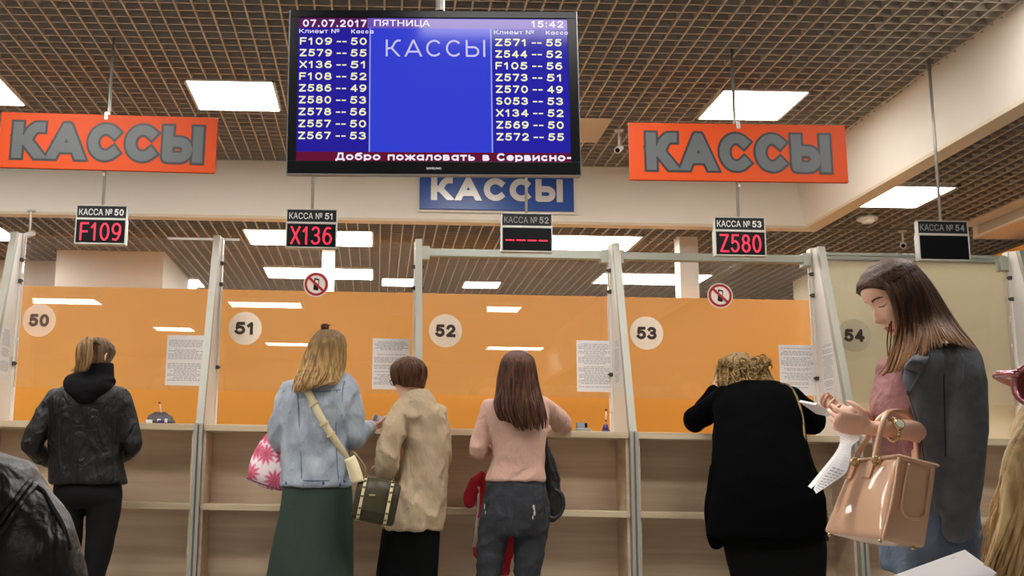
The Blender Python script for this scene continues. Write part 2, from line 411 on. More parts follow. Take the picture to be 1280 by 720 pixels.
# open cell grid: thin upright blades both ways
def grid(name, x0, x1, y0, y1, z, c, m, hh=0.045, holes=(), runner=None):
    def cutup(a, b, lo, hi):
        segs = [(a, b)]
        for (d, e) in zip(lo, hi):
            ns = []
            for s in segs:
                if d > s[0] and e < s[1]: ns += [(s[0], d), (e, s[1])]
                else: ns.append(s)
            segs = ns
        return segs
    nx = int(round((x1 - x0) / c)); ny = int(round((y1 - y0) / c))
    bm = B()
    for i in range(nx + 1):
        x = x0 + i * c; hs = [h for h in holes if h[0] < x < h[1]]
        for s in cutup(y0, y1, [h[2] for h in hs], [h[3] for h in hs]): box(bm, x - 0.0055, x + 0.0055, s[0], s[1], z - 0.004, z + hh)
    struct(name, bm, runner)
    bm = B()
    for j in range(ny + 1):
        y = y0 + j * c; hs = [h for h in holes if h[2] < y < h[3]]
        for s in cutup(x0, x1, [h[0] for h in hs], [h[1] for h in hs]): box(bm, s[0], s[1], y - 0.0055, y + 0.0055, z, z + hh)
    return struct(name, bm, m)

# lamps: (x0, x1, y0, y1, label)
UP_L = [(-3.22, -2.61, 6.97, 7.6, 'square ceiling light cut off by the left edge, above the left orange sign'),
        (-1.36, -0.74, 7.0, 7.62, 'square ceiling light between the left orange sign and the big screen'),
        (0.48, 1.1, 7.0, 7.62, 'square ceiling light hidden right behind the big hanging screen'),
        (2.31, 2.92, 7.0, 7.62, 'square ceiling light just above the right orange sign')]
LO_L = [(-1.25, -0.06, 9.5, 10.16, 'long ceiling light behind the F109 and X136 displays, front row of the lower ceiling, left'),
        (1.18, 2.38, 9.5, 10.15, 'long ceiling light behind the display with red dashes, front row of the lower ceiling'),
        (-1.25, -0.06, 11.28, 11.92, 'long ceiling light in the back row, crossed by the thin white column'),
        (2.37, 3.55, 11.25, 11.9, 'long ceiling light in the back row, crossed by the white column under the Z580 display'),
        (3.69, 4.25, 7.68, 8.32, 'square ceiling light at the right beside the fascia, near the round detector'),
        (-2.75, -2.05, 12.08, 12.6, 'small ceiling light beside the white block, above the orange wall at left'),
        (0.95, 1.38, 11.9, 12.33, 'small far ceiling light seen under the glass beam of window 52'),
        (0.02, 0.4, 11.8, 12.3, 'small far ceiling light left of the slim post of window 52'),
        (-4.05, -3.45, 9.6, 10.2, 'ceiling light at the far left edge behind the first divider')]
HALL = [(-2.36, -1.2, -3.2, -2.6), (1.1, 2.23, -3.2, -2.6), (-2.3, -1.1, -8.3, -7.75), (2.2, 3.37, -8.3, -7.7), (-4.16, -3.43, -6.3, -5.7),
        (-5.6, -4.4, -3.2, -2.6)] + [(x, x + 1.2, y, y + 0.6) for y in (3.4,) for x in (-5.2, -3.6, -1.8, 0.2, 2.2)] + [(-2.6, -1.4, 5.0, 5.6), (0.6, 1.8, 5.0, 5.6), (2.9, 3.5, 4.8, 5.4)] + [(3.95, 4.8, 3.6, 4.2), (3.95, 4.8, 5.2, 5.8), (-5.2, -4.0, 7.0, 7.6)]  # lamps past the first list are unseen, added to brighten the counter side
holes_u = [l[:4] for l in UP_L + HALL]; holes_l = [l[:4] for l in LO_L + HALL]
grid('ceiling.002', FX - 0.02 - 7.6, FX - 0.02, 1.3, FY - 0.03, ZU, 0.1, M_GRID, 0.05, holes_u, M_RUN)
grid('ceiling.003', -5.4, 8.6, FY + 0.17, 14.97, ZL, 0.1, M_GRID_B, 0.04, holes_l, M_GRID_B_LIT)
grid('ceiling.004', FX + 0.16, 8.56, 2.0, FY + 0.1, ZL, 0.1, M_GRID_B, 0.04, holes_l, M_GRID_B_LIT)
# fascia round the coffer, leaning slightly outwards, with a flat trim under it
bm = B(); prism(bm, [(-9, FY - 0.03, ZU + 0.22), (-9, FY + 0.03, ZL - 0.01), (-9, FY + 0.1, ZL - 0.01), (-9, FY + 0.1, ZU + 0.22)], (9 + FX + 0.05, 0, 0))
struct('trim_1', bm, M_FASCIA)
bm = B(); prism(bm, [(FX - 0.13, -13, ZU + 0.22), (FX + 0.0, -13, ZL - 0.01), (FX + 0.1, -13, ZL - 0.01), (FX + 0.1, -13, ZU + 0.22)], (0, 13 + FY + 0.05, 0))
struct('trim_2', bm, M_FASCIA)
bm = B(); box(bm, -9, FX + 0.13, FY + 0.03, FY + 0.15, ZL - 0.035, ZL - 0.01); box(bm, FX, FX + 0.13, -13, FY + 0.03, ZL - 0.035, ZL - 0.01)
struct('trim_3', bm, M_TRIM)
def lamp(l, z, label, group=None):
    x0, x1, y0, y1 = l[:4]
    t = thing('ceiling_light', label, 'ceiling light', ((x0 + x1) / 2, (y0 + y1) / 2, z), group)
    bm = B(); w = 0.018
    for a in ((x0, x1, y0, y0 + w), (x0, x1, y1 - w, y1), (x0, x0 + w, y0, y1), (x1 - w, x1, y0, y1)): box(bm, *a, z - 0.004, z + 0.05)
    box(bm, x0, x1, y0, y1, z + 0.05, z + 0.07)
    obj('lamp_frame', bm, M_LAMP_FRAME, t)
    obj('diffuser', box(B(), x0 + w, x1 - w, y0 + w, y1 - w, z, z + 0.02), M_LAMP, t)
for l in UP_L: lamp(l, ZU - 0.005, l[4], 'square lights in the coffered ceiling')
for l in LO_L: lamp(l, ZL - 0.005, l[4], 'lights in the lower ceiling behind the windows')
for l in HALL: lamp(l, (ZU if l[0] < 4 else ZL) - 0.005, 'unseen ceiling light of the hall, mirrored in the glass or added to brighten counters', 'hall lights outside the picture')
bm = B(); box(bm, 1.1, 1.7, 7.64, 8.22, ZU - 0.006, ZU + 0.002)
tag(obj('ceiling_panel', bm, mat('blank_panel', rgb(214, 196, 170), 0.8)), 'blank cream square panel in the grid ceiling beside the right orange sign', 'ceiling panel')
# orange partition behind the counters
struct('wall_back', box(B(), -5.2, 3.84, 9.3, 9.4, 0, 2.475), M_ORANGE)
struct('wall_back_block', box(B(), -3.24, -2.165, 10.62, 15, 0, ZL + 0.1), M_WHITE_WALL)
struct('wall_back_recess', box(B(), -9, -3.24, 11.2, 11.3, 0, ZL + 0.1), M_WHITE_WALL)
struct('wall_back_cream', box(B(), 4.5, 6.4, 10.3, 11.55, 0, ZL + 0.1), M_CREAM_WALL)
struct('wall_side_orange', box(B(), 5.3, 5.4, 7.3, 9.5, 0, 2.87), M_ORANGE)
bm = B(); box(bm, 0.4, 1.6, 13.1, 13.4, 2.84, ZL + 0.1); box(bm, 1.55, 1.9, 12.9, 13.5, 2.75, ZL + 0.1)
struct('trim_4', bm, mat('far_bulkhead', rgb(196, 170, 146), 0.8))
for (x, y, w, z0, lab) in ((-0.5, 10.36, 0.062, 0, 'thin white column behind the orange wall, under the X136 display'), (2.777, 9.58, 0.085, 0, 'white column behind the orange wall, left of the Z580 display'), (0.33, 12.9, 0.11, 0, 'far white column with a flared top behind the slim post of window 52')):
    t = thing('column', lab, 'column', (x, y, 0))
    bm = B(); box(bm, x - w, x + w, y - w, y + w, 0, ZL + 0.06, 0.006); obj('shaft', bm, M_WHITE_WALL, t)
    bm = B(); prism(bm, [(x - w * 1.3, y - w * 1.3, 0), (x + w * 1.3, y - w * 1.3, 0), (x + w * 1.3, y + w * 1.3, 0), (x - w * 1.3, y + w * 1.3, 0)], (0, 0, 0.12)); obj('plinth', bm, M_WHITE_WALL, t)
# air duct with a perforated side at the right
t = thing('air_duct', 'long white ceiling duct with perforated side at the right edge', 'air duct', (5.1, 7.4, ZL))
bm = B(); box(bm, 4.87, 5.8, 4.5, 8.86, ZL - 0.02, ZL - 0.006); box(bm, 5.02, 5.8, 4.5, 8.86, ZL - 0.1, ZL - 0.02); box(bm, 4.99, 5.02, 8.78, 8.86, ZL - 0.1, ZL - 0.02)
obj('duct_body', bm, mat('duct_white', rgb(222, 206, 182), 0.6), t)
bm = B(); box(bm, 4.985, 5.8, 4.5, 8.86, ZL - 0.12, ZL - 0.1); obj('lower_lip', bm, mat('duct_lip', rgb(226, 208, 182), 0.6), t)
mp_ = bpy.data.materials.new('perforated_metal'); mp_.use_nodes = True
nt = mp_.node_tree; b_ = nt.nodes['Principled BSDF']; tc = nt.nodes.new('ShaderNodeTexCoord'); vo = nt.nodes.new('ShaderNodeTexVoronoi'); vo.inputs['Scale'].default_value = 60; vo.inputs['Randomness'].default_value = 0.0
rp = nt.nodes.new('ShaderNodeValToRGB'); rp.color_ramp.elements[0].position = 0.3; rp.color_ramp.elements[1].position = 0.42; rp.color_ramp.elements[0].color = rgb(96, 86, 74); rp.color_ramp.elements[1].color = rgb(190, 176, 156)
nt.links.new(tc.outputs['Object'], vo.inputs['Vector']); nt.links.new(vo.outputs['Distance'], rp.inputs[0]); nt.links.new(rp.outputs[0], b_.inputs['Base Color'])
obj('grille', box(B(), 5.005, 5.02, 4.5, 8.78, ZL - 0.098, ZL - 0.022), mp_, t)
# smoke detector and the small ceiling spot brackets
t = thing('smoke_detector', 'round cream smoke detector on the lower ceiling near the right square light', 'smoke detector', (4.01, 8.65, ZL))
bm = B(); cyl(bm, (4.01, 8.65, ZL), (4.01, 8.65, ZL - 0.03), 0.085, 0.08, 28); obj('base', bm, M_LAMP_FRAME, t, True)
bm = B(); cyl(bm, (4.01, 8.65, ZL - 0.03), (4.01, 8.65, ZL - 0.055), 0.06, 0.04, 28); obj('sensor_head', bm, M_LAMP_FRAME, t, True)
def camera_bracket(u, v, Y, zc, label):
    p = at(u, v, Y)
    t = thing('ceiling_camera', label, 'security camera', (p.x, p.y, zc))
    bm = B(); cyl(bm, (p.x, p.y, zc), (p.x, p.y, zc - 0.015), 0.035); cyl(bm, (p.x, p.y, zc), (p.x, p.y, p.z + 0.02), 0.009); obj('bracket', bm, M_LAMP_FRAME, t, True)
    bm = B(); d = V((-0.4, -0.8, -0.45)).normalized(); cyl(bm, p - d * 0.05, p + d * 0.06, 0.024, 0.026, 18); obj('camera_body', bm, M_LAMP_FRAME, t, True)
    bm = B(); cyl(bm, p + d * 0.0601, p + d * 0.066, 0.018, 0.016, 18); obj('lens', bm, M_BLACK_GLOSS, t, True)
camera_bracket(774, 186, 7.9, ZU, 'small white ceiling camera just left of the right orange sign')
camera_bracket(37, 293, 8.95, ZL, 'small white ceiling camera above the first divider at left')
camera_bracket(1129, 305, 9.1, ZL, 'small pale ceiling camera above the bowed dark-haired woman')

# ================================================================ COUNTERS, DIVIDERS, GLASS
PX = [-2.36, -1.052, 0.25, 1.522, 2.845, 4.14]
WIN = [50, 51, 52, 53, 54]
YF, YG = 6.45, 6.95
ctr_lab = ['beech counter section under window 50, in front of the woman in black leather', 'beech counter section under window 51, in front of the denim jacket',
           'beech counter section under window 52, in front of the pink sweater', 'beech counter section under window 53, leaned on by the woman in black',
           'beech counter section under window 54, behind the nude handbag']
for i in range(5):
    a, b = PX[i] + 0.026, PX[i + 1] - 0.026
    t = thing('service_counter', ctr_lab[i], 'counter', ((a + b) / 2, 6.7, 0), 'service counter sections')
    bm = B(); box(bm, a, b, YF, 7.55, 1.135, 1.175, 0.003); obj('worktop', bm, M_BEECH_EDGE, t)
    bm = B(); box(bm, a, b, 6.74, 6.76, 0.0, 1.135); obj('front_panel', bm, M_BEECH, t)
    bm = B(); box(bm, a, b, YF + 0.005, 6.74, 0.675, 0.712, 0.003); obj('shelf', bm, M_BEECH_EDGE, t)
    bm = B(); box(bm, a, b, YF + 0.03, 6.74, 0.0, 0.09); obj('plinth', bm, M_BEECH, t)
    for s, x in ((1, a), (-1, b)):
        for (z0, z1) in ((0.09, 0.675), (0.712, 1.135)):
            bm = B(); box(bm, min(x, x + s * 0.016), max(x, x + s * 0.016), YF + 0.02, 6.74, z0, z1); obj('side_panel', bm, M_BEECH, t)
div_lab = ['white tapered divider at the far left, before window 50', 'white tapered divider between windows 50 and 51', 'slim edge-on divider between windows 51 and 52',
           'white tapered divider between windows 52 and 53', 'white tapered divider between windows 53 and 54', 'white tapered divider at the right edge, after window 54']
for i, x in enumerate(PX):
    t = thing('window_divider', div_lab[i], 'divider', (x, 6.7, 0), 'tapered dividers between the windows')
    bm = B(); prism(bm, [(x - 0.012, 6.95, 1.175), (x - 0.012, 6.49, 1.175), (x - 0.012, 6.83, 2.4), (x - 0.012, 6.95, 2.42)], (0.024, 0, 0)); obj('panel', bm, M_WHITE_PANEL, t)
    bm = B(); prism(bm, [(x - 0.021, 6.45, 1.17), (x - 0.021, 6.5, 1.17), (x - 0.021, 6.84, 2.4), (x - 0.021, 6.80, 2.4)], (0.042, 0, 0)); obj('front_edge', bm, M_EDGE_GREY, t)
    bm = B(); box(bm, x - 0.024, x + 0.024, 6.93, 6.99, 1.175, 2.415, 0.004); obj('back_post', bm, M_WHITE_PANEL, t)
    bm = B(); box(bm, x - 0.024, x - 0.006, 6.425, 6.5, 0, 1.178); box(bm, x + 0.006, x + 0.024, 6.425, 6.5, 0, 1.178); obj('lower_post', bm, M_ALU, t)
    obj('post_groove', box(B(), x - 0.006, x + 0.006, 6.435, 6.5, 0, 1.17), M_ALU_DARK, t)
    for z in (2.24, 2.1, 1.56):
        bm = B(); box(bm, x - 0.034, x + 0.034, 6.915, 6.935, z - 0.012, z + 0.012, 0.003); cyl(bm, (x - 0.042, 6.925, z), (x + 0.042, 6.925, z), 0.006, None, 10)
        obj('glass_clamp', bm, mat('clamp_dark', rgb(84, 82, 76), 0.35, 0.7), t)
    bm = B(); box(bm, x - 0.01, x + 0.1, 6.88, 6.93, 1.175, 1.195, 0.003); obj('foot_plate', bm, M_WHITE_PANEL, t)

CIRC = [(-2.202, 1.845), (-0.865, 1.818), (0.435, 1.826), (1.74, 1.835), (3.087, 1.845)]
scr_lab = ['clear glass screen marked 50 above the counter', 'clear glass screen marked 51 with a no-phone sticker', 'clear glass screen marked 52 under a grey rail', 'clear glass screen marked 53 with a no-phone sticker and a grey rail', 'clear glass screen marked 54 in front of a cream blind']
for i in range(5):
    a, b = PX[i] + 0.026, PX[i + 1] - 0.026
    zt = 2.405 if i < 2 else (2.33 if i < 4 else 2.378)
    t = thing('glass_screen', scr_lab[i], 'glass screen', ((a + b) / 2, YG, 1.41), 'glass screens over the counters')
    obj('pane', box(B(), a, b, YG - 0.004, YG + 0.004, 1.412, zt), M_GLASS, t)
    bm = B()
    if i >= 2:
        if i == 4:
            box(bm, a, b, YG - 0.012, YG + 0.012, 2.372, 2.392, 0.003)
        else: box(bm, a, b, YG - 0.03, YG + 0.03, 2.315, 2.365, 0.004)
        box(bm, a, a + 0.05, YG - 0.035, YG + 0.035, 2.29, 2.38, 0.004); box(bm, b - 0.05, b, YG - 0.035, YG + 0.035, 2.29, 2.38, 0.004)
        obj('top_rail', bm, mat('rail_grey_green', rgb(172, 176, 162), 0.4, 0.2), t)
    else:
        box(bm, b - 0.32 if i == 0 else a, b if i == 0 else a + 0.1, YG - 0.006, YG + 0.006, 2.398, 2.412); obj('top_rail', bm, M_LAMP_FRAME, t)
    x, z = CIRC[i]
    bm = B(); disc(bm, x, YG - 0.005, z, 0.108, 0.001)
    st = obj('number_sticker', bm, M_FILM if i in (1, 2, 3) else (M_FILM_FAINT if i == 0 else M_FILM_GREY), t)
    me = stroke_mesh(str(WIN[i]), 0.13, 0.083, 0.02, gap=0.12)
    from_mesh('number', place(me, (x, YG - 0.0065, z)), M_DIGIT_FAINT if i == 0 else M_DIGIT, st)
    if i in (1, 3):
        x, z = ((-0.412, 2.116), (2.226, 2.091))[i == 3]
        M_SR = mat('prohibition_red', rgb(170, 30, 34), 0.5)
        bm = B(); disc(bm, x, YG - 0.005, z, 0.083, 0.001); sk = obj('no_phone_sticker', bm, mat('sticker_white', rgb(235, 225, 214), 0.6), t)
        bm = B(); disc(bm, x, YG - 0.0062, z, 0.076, 0.001, 40, 0.06)
        d = V((0.052, 0, -0.048)); n = V((0.0055, 0, 0.006))
        prism(bm, [V((x, YG - 0.0085, z)) + p for p in (-d - n, d - n, d + n, -d + n)], (0, -0.001, 0))
        obj('ring_and_slash', bm, M_SR, sk)
        bm = B(); fr = [(-0.018, -0.036), (0.014, -0.042), (0.02, 0.034), (-0.012, 0.042)]
        prism(bm, [(x + p, YG - 0.0062, z + q) for p, q in fr], (0, -0.001, 0)); obj('phone_shape', bm, M_BLACK, sk)
        bm = B(); prism(bm, [(x + p, YG - 0.0073, z + q) for p, q in ((-0.008, 0.0), (0.012, -0.003), (0.014, 0.026), (-0.006, 0.03))], (0, -0.0005, 0)); obj('phone_screen', bm, mat('sticker_white', 0), sk)
# cream blind drawn behind window 54
t = thing('roller_blind', 'drawn cream blind behind the glass of window 54', 'blind', (3.49, 7.05, 1.175))
bm = B(); box(bm, 2.88, 4.24, 7.04, 7.048, 1.18, 2.36); obj('blind_cloth', bm, M_CREAM, t)
bm = B(); box(bm, 2.86, 4.25, 7.02, 7.07, 2.36, 2.4, 0.004); obj('blind_rail', bm, M_ALU, t)
# printed notices taped to the glass and to the dividers
def notice(x0, x1, z0, z1, y, label, big=True, side=0):
    o0 = thing('paper_notice', label, 'notice', ((x0 + x1) / 2, y, z0), 'printed notices at the windows')
    w, h = x1 - x0, z1 - z0
    bm = B(); pr_ = B(); rn = random.Random(int((x0 + 9) * 1000))
    def put(bb, a0, a1, c0, c1, d0, d1):
        if not side: box(bb, x0 + a0, x0 + a1, y - d1, y - d0, z0 + c0, z0 + c1)
        else: box(bb, x0 + min(side * d0, side * d1), x0 + max(side * d0, side * d1), y - a1, y - a0, z0 + c0, z0 + c1)
    if side: w = 0.16
    put(bm, 0, w, 0, h, 0, 0.0012)
    zz = h - 0.025
    while zz > 0.03:
        if rn.random() < 0.16: zz -= 0.011; continue
        inset = rn.choice((0.012, 0.012, 0.03, 0.05)) * w / 0.24
        q = inset
        while q < w - inset - 0.008:
            l = min(rn.uniform(0.008, 0.03), w - inset - q)
            put(pr_, q, q + l, zz, zz + 0.0042, 0.0012, 0.0016); q += l + 0.005
        zz -= 0.0098
    obj('sheet', bm, M_PAPER, o0); obj('print', pr_, M_INK, o0)
NL = ['white printed notice on the glass of window 50, right of the woman in black leather', 'white printed notice on the glass of window 51, beside the woman in glasses',
      'white printed notice on the glass of window 52, right of the long brown hair', 'white printed notice on the glass of window 53, above the black strap shoulder']
for (a, b, c, d), l in zip(((-1.365, -1.112, 1.44, 1.765), (-0.035, 0.207, 1.44, 1.768), (1.283, 1.515, 1.448, 1.78), (2.592, 2.822, 1.45, 1.775)), NL):
    notice(a, b, c, d, YG - 0.006, l)
notice(1.522 - 0.0135, 1.522, 1.46, 1.78, 6.86, 'narrow notice taped on the side of the divider before window 53', side=-1)
notice(2.845 - 0.0135, 2.845, 1.43, 1.78, 6.84, 'narrow notice taped on the side of the divider before window 54', side=-1)
notice(-2.36 + 0.0135, -2.3, 1.46, 1.78, 6.85, 'narrow notice taped on the divider at the left edge', side=1)

# ================================================================ SIGNS, SCREEN, DISPLAYS
def letter_sign(name, label, cx, y, cz, w, h, board, fill, outline, tilt, lw, lh, rods=()):
    t = thing(name, label, 'sign', (cx, y, cz))
    bm = B(); box(bm, -w / 2, w / 2, -0.012, 0.012, -h / 2, h / 2, 0.002)
    Mx = Matrix.Translation((cx, y, cz)) @ Matrix.Rotation(tilt, 4, 'Y')
    bm.transform(Mx); obj('board', bm, board, t)
    if outline:
        c2 = stroke_mesh('КАССЫ', lw, lh, 0.06, depth=0.001, gap=0.12, grow=0.014)
        c2.transform(Matrix.Translation((0, -0.0125, 0))); c2.transform(Mx); from_mesh('letter_outline', c2, outline, t)
        me = stroke_mesh('КАССЫ', lw, lh, 0.06, depth=0.001, gap=0.12)
        me.transform(Matrix.Translation((0, -0.0138, 0))); me.transform(Mx); from_mesh('letters', me, fill, t)
    else:
        me = stroke_mesh('КАССЫ', lw, lh, 0.052, depth=0.012, gap=0.14)
        me.transform(Matrix.Translation((0, -0.0125, 0))); me.transform(Mx); from_mesh('letters', me, fill, t)
    for x in rods:
        bm = B(); box(bm, x - 0.012, x + 0.012, y - 0.014, y + 0.04, cz + h / 2 - 0.03, cz + h / 2 + 0.02, 0.002); obj('hanger_clip', bm, M_ROD, t); bm = B(); box(bm, x - 0.006, x + 0.006, y + 0.012, y + 0.03, cz - h / 2 - 0.03, cz - h / 2 + 0.02, 0.002)
        obj('hanger_clip', bm, M_ROD, t)
    return t
letter_sign('hanging_sign', 'orange hanging sign with grey letters at the left, above the F109 display', -1.67, 6.345, 2.862, 1.325, 0.35, M_SIGN_OR, M_GREY_TXT, M_DARK_TXT, R(0.55), 1.16, 0.228, (-1.69,))
letter_sign('hanging_sign', 'orange hanging sign with grey letters at the right, above the Z580 display', 2.172, 6.345, 2.872, 1.325, 0.362, M_SIGN_OR, M_GREY_TXT, M_DARK_TXT, R(-0.25), 1.12, 0.235, (2.18,))
t = letter_sign('wall_sign', 'blue wall sign with silver letters on the fascia, partly behind the big screen', 0.985, FY - 0.012, 3.31, 1.31, 0.35, M_SIGN_BL, M_SILVER_TXT, None, 0, 1.12, 0.2)
bm = B(); box(bm, 0.985 - 0.675, 0.985 + 0.675, FY + 0.0, FY + 0.008, 3.31 - 0.195, 3.31 + 0.195); obj('pale_border', bm, M_FASCIA, t)

DISP = [(-1.692, 'F109', 'KACCA', 50), (-0.417, 'X136', '', 51), (0.888, '----', '', 52), (2.18, 'Z580', '', 53), (3.413, None, '', 54)]
dlab = ['hanging ticket display showing F109 in red above window 50', 'hanging ticket display showing X136 in red above window 51', 'hanging ticket display showing red dashes above window 52',
        'hanging ticket display showing Z580 in red above window 53', 'hanging ticket display, dark and blank, above window 54']
for (x, s, _, n), lab in zip(DISP, dlab):
    t = thing('ticket_display', lab, 'display', (x, 6.4, 2.24), 'ticket displays over the windows')
    z0 = 2.243 if n != 54 else 2.238
    bm = B(); cyl(bm, (x, 6.4, 2.46), (x, 6.4, ZU + 0.05), 0.009); obj('rod', bm, M_ROD, t, True)
    bm = B(); box(bm, x - 0.152, x + 0.152, 6.385, 6.42, 2.4, 2.475, 0.003); obj('name_plate', bm, M_BLACK, t)
    bm = B(); box(bm, x - 0.155, x + 0.155, 6.376, 6.425, 2.386, 2.4, 0.002); box(bm, x - 0.155, x + 0.155, 6.376, 6.425, z0 - 0.006, z0 + 0.002, 0.001)
    for q in (-0.155, 0.147): box(bm, x + q, x + q + 0.008, 6.376, 6.43, z0, 2.39, 0.002)
    for q in (-0.153, 0.149): box(bm, x + q, x + q + 0.004, 6.38, 6.42, 2.4, 2.478)
    box(bm, x - 0.153, x + 0.153, 6.38, 6.42, 2.475, 2.479); obj('display_frame', bm, M_ALU, t)
    bm = B(); box(bm, x - 0.147, x + 0.147, 6.38, 6.425, z0 + 0.002, 2.386); obj('led_panel', bm, M_BLACK_GLOSS, t)
    pm = M_PALE_TXT if n not in (54, 52) else mat('dim_plate_text', rgb(120, 120, 118), 0.6)
    me = text_mesh('КАССА №', 0.2, 0.04, 0.004, 0.001); from_mesh('plate_text', place(me, (x - 0.037, 6.3835, 2.437)), pm, t)
    me = stroke_mesh(str(n), 0.056 if n != 51 else 0.05, 0.04, 0.0068, gap=0.16); from_mesh('plate_number', place(me, (x + 0.105, 6.3835, 2.437)), pm, t)
    if s and s != '----':
        me = stroke_mesh(s, 0.25, 0.112, 0.012, gap=0.18); from_mesh('led_digits', place(me, (x, 6.379, 2.315)), M_RED_LED, t)
    elif s:
        bm = B()
        for k in range(4): box(bm, x - 0.13 + k * 0.067, x - 0.13 + k * 0.067 + 0.054, 6.378, 6.38, 2.305, 2.314)
        obj('led_digits', bm, M_RED_LED, t)

# ---- the big hanging screen
TY = 4.8
tv = thing('hanging_screen', 'big black hanging screen listing ticket numbers on blue', 'screen', (0.236, TY, 2.24))
tvx0, tvx1, tvz0, tvz1 = -0.433, 0.903, 2.243, 3.068
TM = Matrix.Translation((0.236, TY, 2.655)) @ Matrix.Rotation(R(-0.75), 4, 'Y') @ Matrix.Rotation(R(0), 4, 'X')
hw, hh = 0.674, 0.3985
def tvp(bm): bm.transform(TM); return bm
bm = B()
box(bm, -hw, hw, 0.0, 0.05, -hh, hh, 0.006); obj('back_case', tvp(bm), M_BLACK, tv)
bm = B()
sx0, sx1, sz0, sz1 = -0.634, 0.632, -0.338, 0.362
box(bm, -hw, hw, -0.012, 0.0, sz1, hh, 0.003); box(bm, -hw, hw, -0.012, 0.0, -hh, sz0, 0.003)
box(bm, -hw, sx0, -0.012, 0.0, sz0, sz1); box(bm, sx1, hw, -0.012, 0.0, sz0, sz1)
obj('bezel', tvp(bm), M_BLACK_GLOSS, tv)
bm = B(); box(bm, -hw - 0.004, -hw, -0.01, 0.03, -hh, hh); box(bm, hw, hw + 0.004, -0.01, 0.03, -hh, hh); box(bm, -hw, hw, -0.01, 0.03, -hh - 0.004, -hh); obj('edge_strip', tvp(bm), mat('grey_edge_strip', rgb(120, 122, 124), 0.35, 0.4), tv)
def scr(name, c, s=1.0): return mat(name, rgb(6, 6, 12), 0.12, emit=rgb(*c), estr=s, spec=0.18)
SCR = [('screen_left_column', sx0, -0.3, -0.293, 0.312, (36, 28, 150)), ('screen_middle', -0.294, 0.268, -0.293, 0.312, (50, 62, 205)), ('screen_right_column', 0.274, sx1, -0.293, 0.312, (36, 32, 160)),
       ('screen_header', sx0, -0.31, 0.312, sz1, (84, 28, 84)), ('screen_header', -0.31, sx1, 0.312, sz1, (110, 84, 176)), ('screen_ticker', sx0, sx1, sz0, -0.293, (98, 16, 46)),
       ('screen_divider', -0.3, -0.294, -0.293, 0.312, (150, 160, 230)), ('screen_divider', 0.268, 0.274, -0.293, 0.312, (150, 160, 230))]
for i, (nm, a, b, c, d, colr) in enumerate(SCR):
    bm = B(); box(bm, a, b, -0.004, 0.0, c, d); obj(nm, tvp(bm), scr('lit_' + nm + str(i), colr), tv)
M_TXY = mat('lit_text_yellow', rgb(20, 20, 10), 0.5, emit=rgb(240, 236, 190), estr=0.95)
M_TXW = mat('lit_text_white', rgb(20, 20, 20), 0.5, emit=rgb(236, 226, 250), estr=1.0)
M_TXL = mat('lit_text_lilac', rgb(20, 20, 20), 0.5, emit=rgb(196, 190, 236), estr=0.9)
def scrtext(name, s, x0, x1, zc, h, m, off=0.012):
    me = stroke_mesh(s, x1 - x0, h, 0.009 if s == 'КАССЫ' else min(0.0078, h * 0.19), depth=0.0006, gap=0.22 if len(s) < 12 else 0.13, desc=0.0 if len(s) < 12 else 0.25) if all(c in GL for c in s) and s[0] != '-' else text_mesh(s, x1 - x0, h, off, 0.0006)
    me.transform(Matrix.Translation(((x0 + x1) / 2, -0.0042, zc))); me.transform(TM)
    return from_mesh(name, me, m, tv)
SX = 2 * hw / 1076.0       # crop pixels of the screen to metres
def sxp(p): return -hw + (p - 68) * SX
rowL = [('F109', '50'), ('Z579', '55'), ('X136', '51'), ('F108', '52'), ('Z586', '49'), ('Z580', '53'), ('Z578', '56'), ('Z557', '50'), ('Z567', '53')]
rowR = [('Z571', '55'), ('Z544', '52'), ('F105', '56'), ('Z573', '51'), ('Z570', '49'), ('S053', '53'), ('X134', '52'), ('Z569', '50'), ('Z572', '55')]
for k in range(9):
    z = 0.246 - k * 0.0577
    zr = z - 0.001
    a, b = rowL[k]
    scrtext('ticket_row', a, sxp(106), sxp(226), z, 0.036, M_TXY, 0.02)
    scrtext('ticket_row', '--', sxp(244), sxp(281), z - 0.002, 0.006, M_TXY, 0.0)
    scrtext('ticket_row', b, sxp(297), sxp(356), z, 0.036, M_TXY, 0.02)
    a, b = rowR[k]
    scrtext('ticket_row', a, sxp(838), sxp(957), zr, 0.036, M_TXY, 0.02)
    scrtext('ticket_row', '--', sxp(975), sxp(1012), zr - 0.002, 0.006, M_TXY, 0.0)
    scrtext('ticket_row', b, sxp(1029), sxp(1087), zr, 0.036, M_TXY, 0.02)
scrtext('screen_title', 'КАССЫ', sxp(428), sxp(800), 0.214, 0.083, M_TXL, 0.0)
scrtext('date_text', '07.07.2017', sxp(116), sxp(355), 0.335, 0.036, M_TXW, 0.016)
scrtext('date_text', 'ПЯТНИЦА', sxp(383), sxp(594), 0.335, 0.038, M_TXW, 0.016)
scrtext('clock_text', '15:42', sxp(975), sxp(1095), 0.337, 0.034, M_TXW, 0.016)
for x in (103, 834):
    scrtext('column_heading', 'Клиент №', sxp(x), sxp(x + 150), 0.296, 0.021, M_TXW, 0.0)
    scrtext('column_heading', 'Касса', sxp(x + 195), sxp(x + 278), 0.295, 0.019, M_TXW, 0.004)
scrtext('ticker_text', 'Добро пожаловать в Сервисно-', sxp(246), sxp(1113), -0.318, 0.043, M_TXW, 0.007)
me = text_mesh('SAMSUNG', 0.068, 0.0105, 0.01, 0.0006); me.transform(Matrix.Translation((sxp(606) , -0.0125, -0.372))); me.transform(TM); from_mesh('bezel_lettering', me, M_PALE_TXT, tv)
bm = B(); cyl(bm, (0.27, TY + 0.11, 2.6), (0.27, TY + 0.11, ZU + 0.05), 0.022); obj('ceiling_pole', bm, M_ROD, tv, True)
